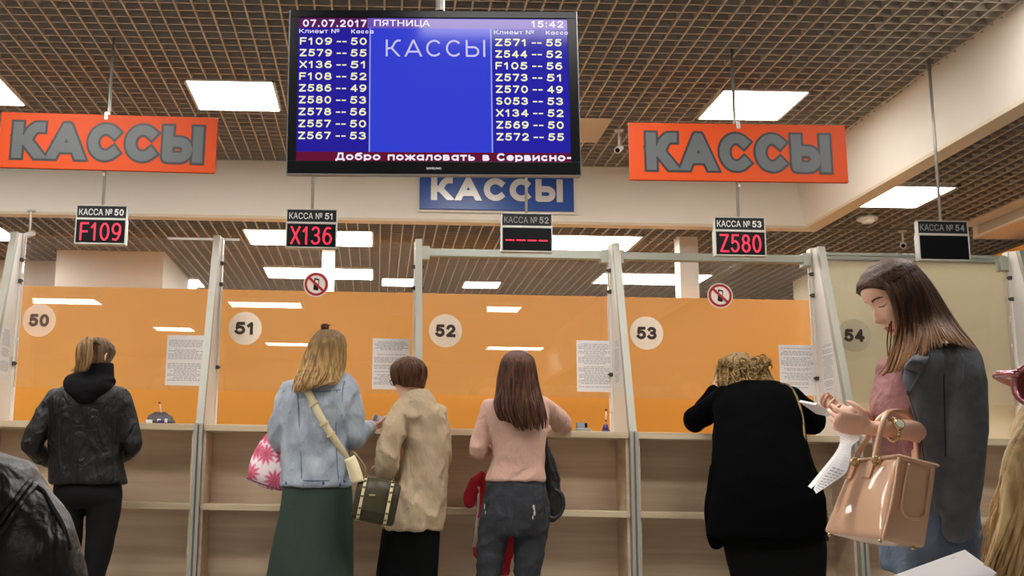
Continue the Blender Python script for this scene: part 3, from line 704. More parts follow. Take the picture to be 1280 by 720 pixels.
bm = B(); box(bm, 0.07, 0.47, TY + 0.05, TY + 0.09, 2.45, 2.85, 0.004); box(bm, 0.23, 0.31, TY + 0.085, TY + 0.14, 2.55, 2.8, 0.004); obj('mount_plate', bm, M_BLACK, tv)
bm = B(); ball(bm, V((0.27, TY + 0.11, 3.085)), 0.03, 0.03, 0.03); obj('pole_collar', bm, M_BLACK, tv, True)

# ================================================================ PEOPLE
M_SKIN = mat('skin', rgb(230, 182, 156), 0.5, var=0.05, scale=(14, 14, 14))
M_LIPS = mat('lips', rgb(186, 92, 88), 0.45)
M_BROW = mat('eyebrow_hair', rgb(84, 56, 42), 0.7)
M_SHOE = mat('black_shoe_leather', rgb(26, 24, 24), 0.4)
def interp(tab, z):
    if z <= tab[0][0]: return tab[0][1]
    for (a, b), (c, d) in zip(tab, tab[1:]):
        if z <= c:
            t = (z - a) / (c - a); t = t * t * (3 - 2 * t) * 0.5 + t * 0.5
            return b + (d - b) * t
    return tab[-1][1]
HF = [(-0.118, 0.058), (-0.11, 0.076), (-0.1, 0.083), (-0.087, 0.079), (-0.075, 0.084), (-0.055, 0.085), (-0.04, 0.086), (-0.01, 0.087), (0.012, 0.083), (0.034, 0.091), (0.06, 0.09), (0.085, 0.074), (0.104, 0.045), (0.116, 0.008)]
HBK = [(-0.118, -0.0), (-0.09, -0.035), (-0.06, -0.062), (-0.02, -0.088), (0.03, -0.1), (0.07, -0.09), (0.1, -0.056), (0.116, -0.012)]
HW = [(-0.118, 0.018), (-0.108, 0.036), (-0.09, 0.05), (-0.06, 0.06), (-0.02, 0.069), (0.02, 0.074), (0.055, 0.0755), (0.085, 0.066), (0.105, 0.042), (0.116, 0.01)]
NOSE = [(-0.052, 0.0), (-0.046, 0.009), (-0.038, 0.022), (-0.031, 0.0245), (-0.015, 0.0165), (0.005, 0.009), (0.022, 0.004), (0.036, 0.0)]
def head_point(z, phi, grow=0.0, face=True):
    f = interp(HF, z) + grow; b = -interp(HBK, z) + grow; w = interp(HW, z) + grow
    c, s = math.cos(phi), math.sin(phi)
    x = w * math.copysign(abs(s) ** 0.92, s)
    y = (f * abs(c) ** 0.86) if c > 0 else -(b * abs(c) ** 0.92)
    if face and c > 0:
        g = lambda q, sg: math.exp(-(q / sg) ** 2)
        ax = abs(x)
        nw = 0.0085 + 0.006 * g(z + 0.04, 0.014)
        y += interp(NOSE, z) * g(x, nw)
        y -= 0.011 * g(ax - 0.031, 0.016) * g(z - 0.012, 0.013)
        y += 0.0075 * g(ax - 0.031, 0.0125) * g(z - 0.009, 0.0085)
        y += 0.0065 * g(z + 0.066, 0.0055) * g(x, 0.02) + 0.0065 * g(z + 0.079, 0.006) * g(x, 0.018)
        y -= 0.004 * g(z + 0.0725, 0.0022) * g(x, 0.02) + 0.003 * g(z + 0.089, 0.005) * g(x, 0.02)
        y += 0.004 * g(ax - 0.043, 0.016) * g(z + 0.022, 0.018)
    return V((x, y, z))
def head_grid(bm, M, grow=0.0, nz=58, nphi=72, face=True):
    rs = []
    for i in range(nz):
        q = i / (nz - 1.0); z = -0.118 + 0.234 * (0.5 - 0.5 * math.cos(math.pi * (0.03 + 0.94 * q)))
        zz = z * (1 + grow / 0.118)
        rs.append([M @ V((p.x, p.y, zz)) for p in (head_point(z, 2 * math.pi * j / nphi, grow, face) for j in range(nphi))])
    rings(bm, rs)
    return bm
def head_M(c, yaw=0.0, nod=0.0, tilt=0.0, s=1.0):
    return Matrix.Translation(c) @ Matrix.Rotation(R(yaw), 4, 'Z') @ Matrix.Rotation(R(-nod), 4, 'X') @ Matrix.Rotation(R(tilt), 4, 'Y') @ Matrix.Scale(s, 4)
def ear(bm, M):
    for s in (-1, 1):
        pts = [(0.068, -0.004, 0.026, 0.006), (0.079, -0.016, 0.03, 0.007), (0.083, -0.024, 0.014, 0.007), (0.079, -0.02, -0.008, 0.007), (0.07, -0.008, -0.027, 0.007)]
        tube(bm, [tuple(M @ V((s * p[0], p[1], p[2]))) + (p[3],) for p in pts], 3, 8)
        ball(bm, M @ V((s * 0.073, -0.012, 0.004)), 0.007, 0.013, 0.02, 10, 8)
def cap_part(M, grow, y_front, z_low, slope=0.0, bumps=0.004, seed=0):
    """hair shell over the skull: the grown head minus what lies before the hairline"""
    bm = B(); head_grid(bm, Matrix.Identity(4), grow, 46, 96, face=False)
    def cut(co, no):
        g = bmesh.ops.bisect_plane(bm, geom=bm.verts[:] + bm.edges[:] + bm.faces[:], plane_co=co, plane_no=no, clear_outer=True)
        es = [e for e in g['geom_cut'] if isinstance(e, bmesh.types.BMEdge)]
        if es: bmesh.ops.holes_fill(bm, edges=es)
    cut(V((0, y_front, 0.03)), V((0, 1, -slope)).normalized())
    cut(V((0, 0, z_low)), V((0, 0.25, -1)).normalized())
    bmesh.ops.triangulate(bm, faces=[f for f in bm.faces if len(f.verts) > 4])
    bm.transform(M)
    return bm
def hand(bm, wrist, d, pn, thumb, curl=0.6, s=1.0, spread=0.06, grip=None):
    """d: direction of the fingers, pn: palm normal (palm side), thumb: +1 / -1 side; palm and five separate fingers"""
    d = V(d).normalized(); pn = V(pn); pn = (pn - d * pn.dot(d)).normalized(); sd = d.cross(pn).normalized() * thumb
    w = V(wrist)
    tube(bm, [tuple(w - d * 0.025 * s) + (0.025 * s,), tuple(w + d * 0.012 * s) + (0.03 * s,), tuple(w + d * 0.045 * s) + (0.04 * s,), tuple(w + d * 0.083 * s) + (0.041 * s,)], 3, 16, flat=(pn, 0.4))
    base = w + d * 0.086 * s
    for k, (off, l) in enumerate(((0.031, 0.07), (0.0105, 0.078), (-0.0105, 0.073), (-0.031, 0.057))):
        p = base + sd * off * s - d * (abs(off - 0.008) * 0.18) * s
        dd = (d + sd * spread * (1.5 - k)).normalized(); c = curl * (1 + 0.12 * k)
        pts = [tuple(p - dd * 0.02 * s) + (0.0092 * s,)]
        ang = 0.0; q = p.copy()
        for seg, fr in enumerate((0.42, 0.32, 0.26)):
            pts.append(tuple(q) + ((0.0092 - 0.0009 * seg) * s,))
            ang += c * (0.55, 0.75, 0.5)[seg]
            q = q + (dd * math.cos(ang) + pn * math.sin(ang)) * l * fr * s
        pts.append(tuple(q) + (0.0062 * s,))
        tube(bm, pts, 3, 10)
    q0 = w + d * 0.02 * s + sd * 0.022 * s
    q1 = q0 + (d * 0.55 + sd * 0.75 + pn * 0.25).normalized() * 0.036 * s
    q2 = q1 + (d * 0.85 + sd * 0.4 + pn * (0.2 + 0.5 * curl)).normalized() * 0.03 * s
    q3 = q2 + (d * 0.9 + sd * 0.05 + pn * (0.2 + 0.7 * curl)).normalized() * 0.024 * s
    tube(bm, [tuple(q0) + (0.0135 * s,), tuple(q1) + (0.0115 * s,), tuple(q2) + (0.0095 * s,), tuple(q3) + (0.0065 * s,)], 3, 10)
def finish_body(parent, bm, M, voxel=0.0055, it=2):
    me = skin(bm, voxel, it, 0.4)
    Mi = M.inverted()
    o = from_mesh('body', me, [M_SKIN, M_LIPS, M_BROW], parent, True)
    for p in me.polygons:
        c = Mi @ p.center
        if c.y > 0.06:
            ax = abs(c.x)
            up = (ax / 0.024) ** 2 + ((c.z + 0.0665) / 0.0065) ** 2 < 1 and c.z < -0.06
            lo = (ax / 0.021) ** 2 + ((c.z + 0.0775) / 0.0068) ** 2 < 1
            if up or lo: p.material_index = 1
            elif 0.014 < ax < 0.052 and abs(c.z - (0.035 - 14 * (ax - 0.034) ** 2)) < 0.0034: p.material_index = 2
            elif 0.018 < ax < 0.046 and abs(c.z - (0.0025 + 16 * (ax - 0.032) ** 2)) < 0.0017: p.material_index = 2
    return o
def shoes(parent, feet, m=M_SHOE, yaw=0.0):
    for (x, y) in feet:
        f = V((-math.sin(R(yaw)), math.cos(R(yaw)), 0)); c = V((x, y, 0))
        bm = B()
        tube(bm, [tuple(c - f * 0.075 + V((0, 0, 0.04))) + (0.036,), tuple(c + V((0, 0, 0.04))) + (0.04,), tuple(c + f * 0.09 + V((0, 0, 0.03))) + (0.041,), tuple(c + f * 0.165 + V((0, 0, 0.024))) + (0.026,)], 3, 14, flat=(V((0, 0, 1)), 0.8))
        bmesh.ops.bisect_plane(bm, geom=bm.verts[:] + bm.edges[:] + bm.faces[:], plane_co=(0, 0, 0.002), plane_no=(0, 0, -1), clear_outer=True)
        es = [e for e in bm.edges if e.is_boundary]
        if es: bmesh.ops.holes_fill(bm, edges=es)
        sh = obj('shoe', bm, m, parent, True)
        bm = B(); tube(bm, [tuple(c - f * 0.08 + V((0, 0, 0.008))) + (0.034,), tuple(c + f * 0.05 + V((0, 0, 0.008))) + (0.036,), tuple(c + f * 0.165 + V((0, 0, 0.008))) + (0.028,)], 3, 14, flat=(V((0, 0, 1)), 0.22))
        obj('sole', bm, M_BLACK, sh, True)
def wp(p): return tuple(at(p[0], p[1], p[2]))
def legs_skin(bm, hips, knees, ankles):
    for h, k, a in zip(hips, knees, ankles):
        tube(bm, [tuple(h) + (0.05,), tuple((V(h) + V(k)) / 2) + (0.042,), tuple(k) + (0.034,), tuple(V(k) * 0.6 + V(a) * 0.4) + (0.034,), tuple(a) + (0.028,)], 4, 14)
        a = V(a); tube(bm, [tuple(a) + (0.03,), (a.x, a.y + 0.02, 0.045, 0.028), (a.x, a.y + 0.1, 0.03, 0.026), (a.x, a.y + 0.14, 0.025, 0.018)], 3, 12, flat=(V((0, 0, 1)), 0.75))
def locks(bm, guides, n, r, seed, jit=0.012, taper=True, flat=0.55, ends=0.04):
    """hair locks between guide curves; guides: list of lists of (Vector); blends neighbours"""
    rn = random.Random(seed)
    for i in range(n):
        f = rn.random() * (len(guides) - 1); k = min(int(f), len(guides) - 2); f -= k
        A, Bq = guides[k], guides[k + 1]
        pts = []; j0 = V((rn.gauss(0, jit), rn.gauss(0, jit * 0.6), rn.gauss(0, jit * 0.6)))
        cut = 1.0 - rn.random() * ends
        m = len(A)
        wav = rn.random() * 6.28
        cut = 1.0 - rn.random() ** 2 * ends * 0.45
        for q in range(m):
            t = q / (m - 1.0)
            x = t * cut * (m - 1); k0 = min(int(x), m - 2); fr = x - k0
            p = A[k0].lerp(Bq[k0], f).lerp(A[k0 + 1].lerp(Bq[k0 + 1], f), fr)
            p = p + j0 * (0.3 + 0.7 * t) + V((math.sin(wav + 5 * t), math.cos(wav * 1.7 + 4 * t), 0)) * jit * 0.35 * t
            rr = r * (0.7 + 0.6 * rn.random()) * (1.0 if t < 0.55 else max(0.12, 1 - (t - 0.55) * 1.9))
            pts.append(tuple(p) + (rr,))
        tube(bm, pts, 4, 6)
    return bm
def G(Y, *p): return [at(u, v, Y + dy) for (u, v, dy) in p]
def drape(o, uvs, lift=0.006):
    """points on the near surface of o along photo rays, lifted towards the viewer"""
    me = o.data; bt = BVHTree.FromPolygons([v.co for v in me.vertices], [p.vertices for p in me.polygons])
    out = []
    last = None
    for (u, v) in uvs:
        d = (at(u, v, 1.0) - CAMP).normalized(); h = bt.ray_cast(CAMP, d)
        if h[0] is not None: last = (h[0] - CAMP).length; out.append(h[0] - d * lift)
        else: out.append(CAMP + d * ((last or 6.0) - lift))
    return out
def strip(bm, pts, width, thick, toward=V((0, -1, 0))):
    rs = []
    P = catmull([list(p) for p in pts], 4); P = [V(p) for p in P]
    for i, p in enumerate(P):
        t = (P[min(i + 1, len(P) - 1)] - P[max(i - 1, 0)]).normalized()
        s = t.cross(toward).normalized(); n = s.cross(t).normalized()
        rs.append([p + s * width / 2 + n * thick / 2, p - s * width / 2 + n * thick / 2, p - s * width / 2 - n * thick / 2, p + s * width / 2 - n * thick / 2])
    rings(bm, rs)
    return bm

# ---------------------------------------------------------------- woman in black leather, window 50
def woman_leather():
    Y = 6.05; s = F / Y
    foot = at(108, 790, Y)
    t = thing('person', 'woman in a black leather jacket with a blond ponytail, standing at window 50', 'person', (foot.x, Y, 0))
    M = head_M(at(121, 449, Y + 0.03), -28, 14, 0, 0.97)
    bm = B(); head_grid(bm, M); ear(bm, M)
    tubepx(bm, [(121, 462, Y + 0.02, 12), (117, 480, Y, 13), (112, 495, Y, 16)])
    loftpx(bm, [(485, 85, 135, Y, 0.05), (497, 68, 152, Y, 0.07), (530, 70, 146, Y, 0.08), (580, 70, 146, Y, 0.08), (612, 76, 146, Y, 0.08), (624, 88, 136, Y, 0.05)])
    for pts in ([(66, 502, Y, 6), (40, 552, Y - 0.04, 6), (62, 568, Y + 0.22, 7)], [(153, 502, Y, 6), (164, 556, Y + 0.02, 6), (150, 566, Y + 0.26, 7)]): tubepx(bm, pts)
    hand(bm, at(64, 569, Y + 0.24), (0.6, 0.8, 0.0), (0, 0, -1), 1, 0.5); hand(bm, at(149, 567, Y + 0.28), (-0.6, 0.8, 0), (0, 0, -1), -1, 0.5)
    kn = [at(88, 690, Y), at(122, 690, Y)]; an = [V((at(87, 780, Y).x, Y, 0.08)), V((at(113, 780, Y).x, Y, 0.08))]
    legs_skin(bm, [at(91, 625, Y), at(127, 625, Y)], kn, an)
    finish_body(t, bm, M, 0.007)
    leather = mat('black_leather', rgb(11, 10, 11), 0.5, var=0.3, spec=0.35, scale=(10, 10, 6), bump=0.25, bscale=45, fold=0.6)
    bm = B()
    loftpx(bm, [(476, 92, 134, Y, 0.06), (483, 80, 144, Y, 0.085), (491, 64, 159, Y, 0.105), (505, 59, 162, Y, 0.125), (525, 61, 158, Y, 0.13), (545, 62, 154, Y, 0.125), (565, 62, 152, Y, 0.125), (585, 62, 154, Y, 0.13), (598, 61, 157, Y, 0.135), (605, 62, 158, Y, 0.135)])
    tubepx(bm, [(70, 499, Y, 14), (58, 520, Y - 0.02, 14), (42, 549, Y - 0.05, 13), (40, 558, Y - 0.05, 11.5), (58, 573, Y + 0.12, 10.5), (66, 571, Y + 0.2, 9.5)], 5, 18)
    tubepx(bm, [(149, 497, Y, 14), (156, 520, Y, 13.5), (163, 548, Y, 12.5), (164, 558, Y + 0.01, 11.5), (150, 568, Y + 0.15, 10.5), (147, 568, Y + 0.24, 9.5)], 5, 18)
    j = cloth('jacket', bm, leather, t, 0.009, 4, 0.007, 8, (1, 1, 0.7), 3.1)
    bm = B()
    for uv in ([(80, 500), (75, 530), (74, 560), (78, 600)], [(142, 500), (144, 530), (142, 560), (143, 600)]):
        tube(bm, [tuple(p) + (0.0028,) for p in drape(j, uv, 0.001)], 5, 6)
    obj('jacket_seam', bm, mat('leather_seam', rgb(26, 25, 27), 0.5), j, True)
    bm = B()
    loftpx(bm, [(600, 68, 150, Y, 0.105), (615, 68, 152, Y, 0.12), (626, 70, 151, Y, 0.115), (634, 74, 147, Y, 0.09)])
    tubepx(bm, [(91, 622, Y, 20), (89, 640, Y, 16.5), (88, 690, Y, 12.5), (87, 722, Y, 10.5), (87, 779, Y, 9)], 5, 18)
    tubepx(bm, [(129, 622, Y, 22), (129, 640, Y, 20.5), (123, 690, Y, 16), (117.5, 722, Y, 12.5), (113, 779, Y, 9)], 5, 18)
    tr = cloth('trousers', bm, mat('black_denim', rgb(14, 13, 15), 0.85, spec=0.2), t, 0.006, 4, 0.003, 9, (1, 1, 1), 5.0)
    # hooded scarf collar
    bm = B()
    loftpx(bm, [(455, 113, 140, Y + 0.01, 0.055), (463, 100, 142, Y + 0.005, 0.075), (473, 84, 143, Y - 0.01, 0.1), (481, 80, 142, Y - 0.03, 0.115), (489, 84, 139, Y - 0.05, 0.11), (498, 92, 126, Y - 0.075, 0.085), (505, 99, 117, Y - 0.09, 0.06)])
    cloth('hooded_scarf', bm, mat('black_knit', rgb(11, 10, 12), 0.95, spec=0.15, bump=0.4, bscale=160), t, 0.008, 6, 0.007, 9, (0.6, 0.6, 1.6), 2.0)
    hm = hair_mat('dark_blond_hair', rgb(78, 56, 36), rgb(158, 124, 84))
    bm = cap_part(M, 0.012, 0.055, -0.035, 0.5)
    h = obj('hair', bm, hair_mat('dark_crown_hair', rgb(58, 42, 30), rgb(112, 86, 58)), t, True)
    bm = B(); g = []
    for a in range(9):
        f = a / 8.0
        g.append([at(117 + 6 * f, 428 + 2 * f, Y - 0.075), at(109 + 7 * f, 423 + 2 * f, Y - 0.11), at(99 + 15 * f, 432, Y - 0.135 + 0.01 * abs(f - 0.5)), at(97 + 17 * f, 446, Y - 0.13), at(97 + 13 * f, 458, Y - 0.12), at(90 + 17 * f, 464 - 0.0 * f, Y - 0.115)])
    locks(bm, g, 70, 0.0085, 5, 0.006)
    obj('ponytail', bm, hm, h, True)
    bm = B(); p = at(118, 429, Y - 0.09); tube(bm, [tuple(p + V((math.cos(q) * 0.016, math.sin(q) * 0.016, 0.003 * math.sin(q)))) + (0.006,) for q in [k * math.pi / 6 for k in range(13)]], 2, 8); obj('hair_tie', bm, M_BLACK, h, True)
    shoes(t, [(an[0].x, Y), (an[1].x, Y)])
woman_leather()

# ---------------------------------------------------------------- woman in denim jacket, window 51
def woman_denim():
    Y = 6.02
    t = thing('person', 'woman in a light denim jacket and long green skirt, standing at window 51', 'person', (at(398, 790, Y).x, Y, 0))
    M = head_M(at(412, 441, Y + 0.03), -14, 16, 0, 1.02)
    bm = B(); head_grid(bm, M); ear(bm, M)
    tubepx(bm, [(410, 458, Y + 0.02, 13), (404, 474, Y, 14), (400, 490, Y, 17)])
    loftpx(bm, [(480, 372, 428, Y, 0.05), (492, 362, 438, Y, 0.08), (540, 362, 428, Y, 0.08), (600, 362, 430, Y, 0.09), (640, 370, 425, Y, 0.08)])
    tubepx(bm, [(362, 495, Y, 7), (350, 545, Y + 0.02, 7), (352, 560, Y + 0.22, 8)]); tubepx(bm, [(436, 495, Y, 7), (443, 545, Y + 0.03, 7), (466, 533, Y + 0.22, 7)])
    hand(bm, at(352, 558, Y + 0.23), (0.3, 0.95, 0.05), (0, 0, -1), 1, 0.7)
    hand(bm, at(465, 533, Y + 0.22), (0.55, 0.8, 0.1), (-0.3, 0.2, 0.9), 1, 0.7, 0.95)
    an = [V((at(385, 780, Y).x, Y, 0.08)), V((at(415, 780, Y).x, Y, 0.08))]
    legs_skin(bm, [at(378, 625, Y), at(418, 625, Y)], [at(382, 700, Y), at(416, 700, Y)], an)
    finish_body(t, bm, M, 0.006)
    den = mat('washed_denim', rgb(126, 136, 150), 0.85, col2=rgb(172, 180, 188), scale=(9, 9, 6), bump=0.3, bscale=220, fold=0.35)
    bm = B()
    loftpx(bm, [(464, 386, 430, Y, 0.06), (470, 376, 437, Y, 0.08), (479, 357, 444, Y, 0.11), (491, 352, 447, Y, 0.13), (510, 352, 443, Y, 0.14), (535, 352, 434, Y, 0.14), (560, 352, 434, Y, 0.14), (585, 353, 437, Y, 0.145), (600, 352, 439, Y, 0.15), (608, 351, 440, Y, 0.15)])
    tubepx(bm, [(363, 490, Y, 14), (356, 510, Y, 14), (349, 535, Y, 13.5), (349, 549, Y + 0.03, 12.5), (352, 556, Y + 0.14, 10)], 5, 18)
    tubepx(bm, [(436, 488, Y, 13), (440, 510, Y, 14), (441, 535, Y, 14), (442, 548, Y + 0.01, 13), (453, 540, Y + 0.1, 11), (459, 536, Y + 0.16, 10)], 5, 18)
    j = cloth('denim_jacket', bm, den, t, 0.009, 4, 0.009, 8, (1, 1, 0.8), 7.3)
    seam = mat('denim_seam', rgb(96, 110, 134), 0.9)
    bm = B()
    for uv in ([(354, 489), (385, 489), (410, 489), (426, 487)], [(353, 600), (380, 600.5), (410, 600.5), (438, 600)], [(372, 492), (374, 530), (376, 570), (377, 598)], [(421, 488), (420, 530), (421, 570), (423, 598)], [(431, 476), (428, 490), (427, 520)]):
        tube(bm, [tuple(p) + (0.0028,) for p in drape(j, uv, 0.0)], 6, 6)
    obj('jacket_seams', bm, seam, j, True)
    bm = B()
    for (u, v) in ((430, 602), (425, 606), (404, 604), (358, 604)):
        p = drape(j, [(u, v)], 0.0)[0]; ball(bm, p, 0.008, 0.003, 0.01, 10, 6)
    obj('worn_patch', bm, mat('denim_dark_patch', rgb(60, 70, 120), 0.9), j, True)
    bm = B()
    loftpx(bm, [(598, 356, 437, Y, 0.115), (612, 353, 440, Y, 0.14), (640, 349, 441, Y, 0.155), (680, 340, 441, Y, 0.165), (720, 333, 441, Y, 0.175), (750, 328, 442, Y, 0.18)], 5, 120, 2.2, groove=lambda a, q: 0.018 * q * math.sin(a * 11 + 1.5 * q) + 0.012 * q * math.sin(a * 7 + 2))
    me = modded(bm, [('SMOOTH', dict(factor=0.4, iterations=2))])
    from_mesh('skirt', me, mat('green_skirt_cloth', rgb(48, 62, 54), 0.9, spec=0.2, var=0.12, scale=(5, 5, 2), bump=0.15, bscale=200, fold=0.15), t, True)
    hm = hair_mat('ombre_blond_hair', rgb(112, 82, 50), rgb(190, 154, 98), rgb(66, 46, 32), 1.72, 1.5, 0.85)
    h = obj('hair', cap_part(M, 0.013, 0.05, -0.05, 0.5), hm, t, True)
    bm = B(); g = []
    for a in range(11):
        f = a / 10.0; bow = 0.055 * (1 - (2 * f - 1) ** 2)
        g.append([at(400 + 16 * f, 414, Y - 0.03 - bow * 0.3), at(390 + 38 * f, 425, Y - 0.05 - bow), at(381 + 50 * f, 445, Y - 0.055 - bow), at(374 + 54 * f, 463, Y - 0.075 - bow), at(368 + 52 * f, 478, Y - 0.13 - bow * 0.5), at(366 + 44 * f, 493 - 14 * f, Y - 0.15 - bow * 0.4)])
    locks(bm, g, 240, 0.0075, 11, 0.007, ends=0.5)
    obj('long_hair', bm, hm, h, True)
    bm = B(); hd = hair_mat('bun_brown_hair', rgb(58, 40, 28), rgb(106, 76, 48))
    c = at(406, 409, Y - 0.01)
    for k in range(9):
        a0 = k * 0.7
        tube(bm, [tuple(c + V((math.cos(a0 + q) * 0.017, math.sin(a0 + q) * 0.015, 0.008 * math.sin(2 * q + k) + 0.006 * (k % 3 - 1)))) + (0.0065,) for q in (0, 0.8, 1.6, 2.4, 3.2)], 3, 7)
    for k in range(4): tube(bm, [tuple(c) + (0.005,), tuple(c + V((0.03 * math.cos(k * 1.9), 0, 0.012 + 0.008 * math.sin(k * 3)))) + (0.002,)], 2, 6)
    obj('hair_bun', bm, hd, h, True)
    bm = B(); p = at(463, 533.5, Y + 0.2); dd = V((0.55, 0.8, 0.1)).normalized(); a = dd.orthogonal().normalized(); b = dd.cross(a)
    tube(bm, [tuple(p + (a * math.cos(q) + b * math.sin(q)) * 0.031) + (0.007,) for q in [k * math.pi / 8 for k in range(17)]], 2, 8); obj('white_bracelet', bm, mat('white_bracelet', rgb(236, 224, 200), 0.4), t, True)
    shoes(t, [(an[0].x, Y), (an[1].x, Y)])
    return j
JD = woman_denim()

# ---------------------------------------------------------------- older woman in beige coat
def woman_beige():
    Y = 6.12
    t = thing('person', 'woman with short brown hair and glasses in a beige coat, facing left', 'person', (at(515, 800, Y).x, Y, 0))
    M = head_M(at(511, 474, Y + 0.02), 52, 16, 0, 0.98)
    bm = B(); head_grid(bm, M); ear(bm, M)
    tubepx(bm, [(514, 487, Y + 0.01, 12), (518, 500, Y, 14), (520, 515, Y, 17)])
    loftpx(bm, [(508, 500, 540, Y, 0.05), (525, 495, 545, Y, 0.08), (600, 500, 545, Y, 0.09), (650, 492, 540, Y, 0.09)])
    tubepx(bm, [(500, 525, Y - 0.04, 7), (487, 576, Y - 0.08, 7), (482, 585, Y + 0.2, 7)]); tubepx(bm, [(545, 525, Y + 0.1, 9), (548, 580, Y + 0.1, 8), (540, 575, Y + 0.3, 7)])
    hand(bm, at(481, 583, Y + 0.22), (-0.2, 0.95, 0.1), (0, 0, -1), 1, 0.8); hand(bm, at(540, 574, Y + 0.31), (-0.5, 0.85, 0.1), (0, 0, -1), -1, 0.8)
    an = [V((at(497, 780, Y).x, Y, 0.08)), V((at(525, 780, Y).x, Y, 0.08))]
    legs_skin(bm, [at(498, 650, Y), at(528, 650, Y)], [at(497, 720, Y), at(526, 720, Y)], an)
    finish_body(t, bm, M, 0.006)
    coat = mat('beige_coat_cloth', rgb(176, 156, 128), 0.85, spec=0.2, var=0.06, scale=(6, 6, 3), bump=0.15, bscale=150, fold=0.3)
    bm = B()
    loftpx(bm, [(490, 507, 537, Y, 0.07), (498, 501, 541, Y, 0.085), (507, 495, 547, Y, 0.11), (520, 492, 554, Y, 0.135), (540, 500, 559, Y, 0.14), (565, 503, 560, Y, 0.145), (590, 498, 558, Y, 0.15), (620, 488, 557, Y, 0.155), (645, 483, 555, Y, 0.16), (661, 479, 552, Y, 0.16)])
    tubepx(bm, [(501, 516, Y - 0.04, 13), (494, 535, Y - 0.1, 14), (487, 560, Y - 0.12, 14.5), (484, 580, Y - 0.1, 14), (483, 588, Y - 0.01, 13), (482, 587, Y + 0.14, 11)], 5, 18)
    tubepx(bm, [(546, 518, Y + 0.06, 13), (549, 545, Y + 0.06, 13), (549, 578, Y + 0.08, 12), (543, 580, Y + 0.24, 10)], 5, 18)
    c = cloth('coat', bm, coat, t, 0.008, 3, 0.012, 10, (1.3, 1, 0.8), 11.0)
    bm = B(); loftpx(bm, [(487, 511, 536, Y, 0.068), (494, 506, 538, Y - 0.005, 0.083), (502, 501, 541, Y - 0.01, 0.098), (505, 500, 542, Y - 0.01, 0.1)], 3, 40)
    cloth('collar', bm, coat, c, 0.008, 3, 0.002, 8, (1, 1, 1), 3)
    bm = B(); loftpx(bm, [(650, 484, 548, Y, 0.12), (661, 478, 550, Y, 0.135), (690, 474, 549, Y, 0.14), (720, 470, 547, Y, 0.14), (752, 470, 545, Y, 0.14)], 5, 90, 2.3, groove=lambda a, q: 0.012 * q * math.sin(a * 9))
    obj('skirt', bm, mat('black_skirt_cloth', rgb(8, 8, 9), 0.95, spec=0.12), t, True)
    hm = hair_mat('short_auburn_hair', rgb(50, 29, 20), rgb(98, 62, 40))
    h = obj('hair', cap_part(M, 0.016, 0.046, -0.055, 0.55), hm, t, True)
    bm = B(); g = []
    for a in range(13):
        ph = R(58 + a * (360 - 116) / 12.0); top = M @ V((0.01, -0.02, 0.128))
        low = -0.03 if a in (0, 1, 11, 12) else (-0.075 if 4 < a < 8 else -0.06)
        g.append([top] + [M @ (head_point(z, ph, 0.017, False)) for z in (0.1, 0.07, 0.03, -0.01, low)])
    locks(bm, g, 170, 0.0075, 21, 0.004, ends=0.3)
    obj('bob_hair', bm, hm, h, True)
    bm = B(); fm = mat('glasses_dark_metal', rgb(50, 40, 40), 0.3, 0.6)
    for sx in (-1, 1):
        cc = V((sx * 0.034, 0.098, 0.008))
        tube(bm, [tuple(M @ (cc + V((math.cos(q) * 0.024, -0.004 * abs(math.cos(q)), math.sin(q) * 0.018)))) + (0.0018,) for q in [k * math.pi / 10 for k in range(21)]], 1, 6)
        tube(bm, [tuple(M @ V((sx * 0.058, 0.094, 0.012))) + (0.0018,), tuple(M @ V((sx * 0.078, 0.05, 0.014))) + (0.0018,), tuple(M @ V((sx * 0.08, -0.01, 0.012))) + (0.0018,)], 3, 6)
    tube(bm, [tuple(M @ V((-0.011, 0.102, 0.012))) + (0.0018,), tuple(M @ V((0.011, 0.102, 0.012))) + (0.0018,)], 1, 6)
    obj('glasses', bm, fm, t, True)
    shoes(t, [(an[0].x, Y), (an[1].x, Y)])
woman_beige()

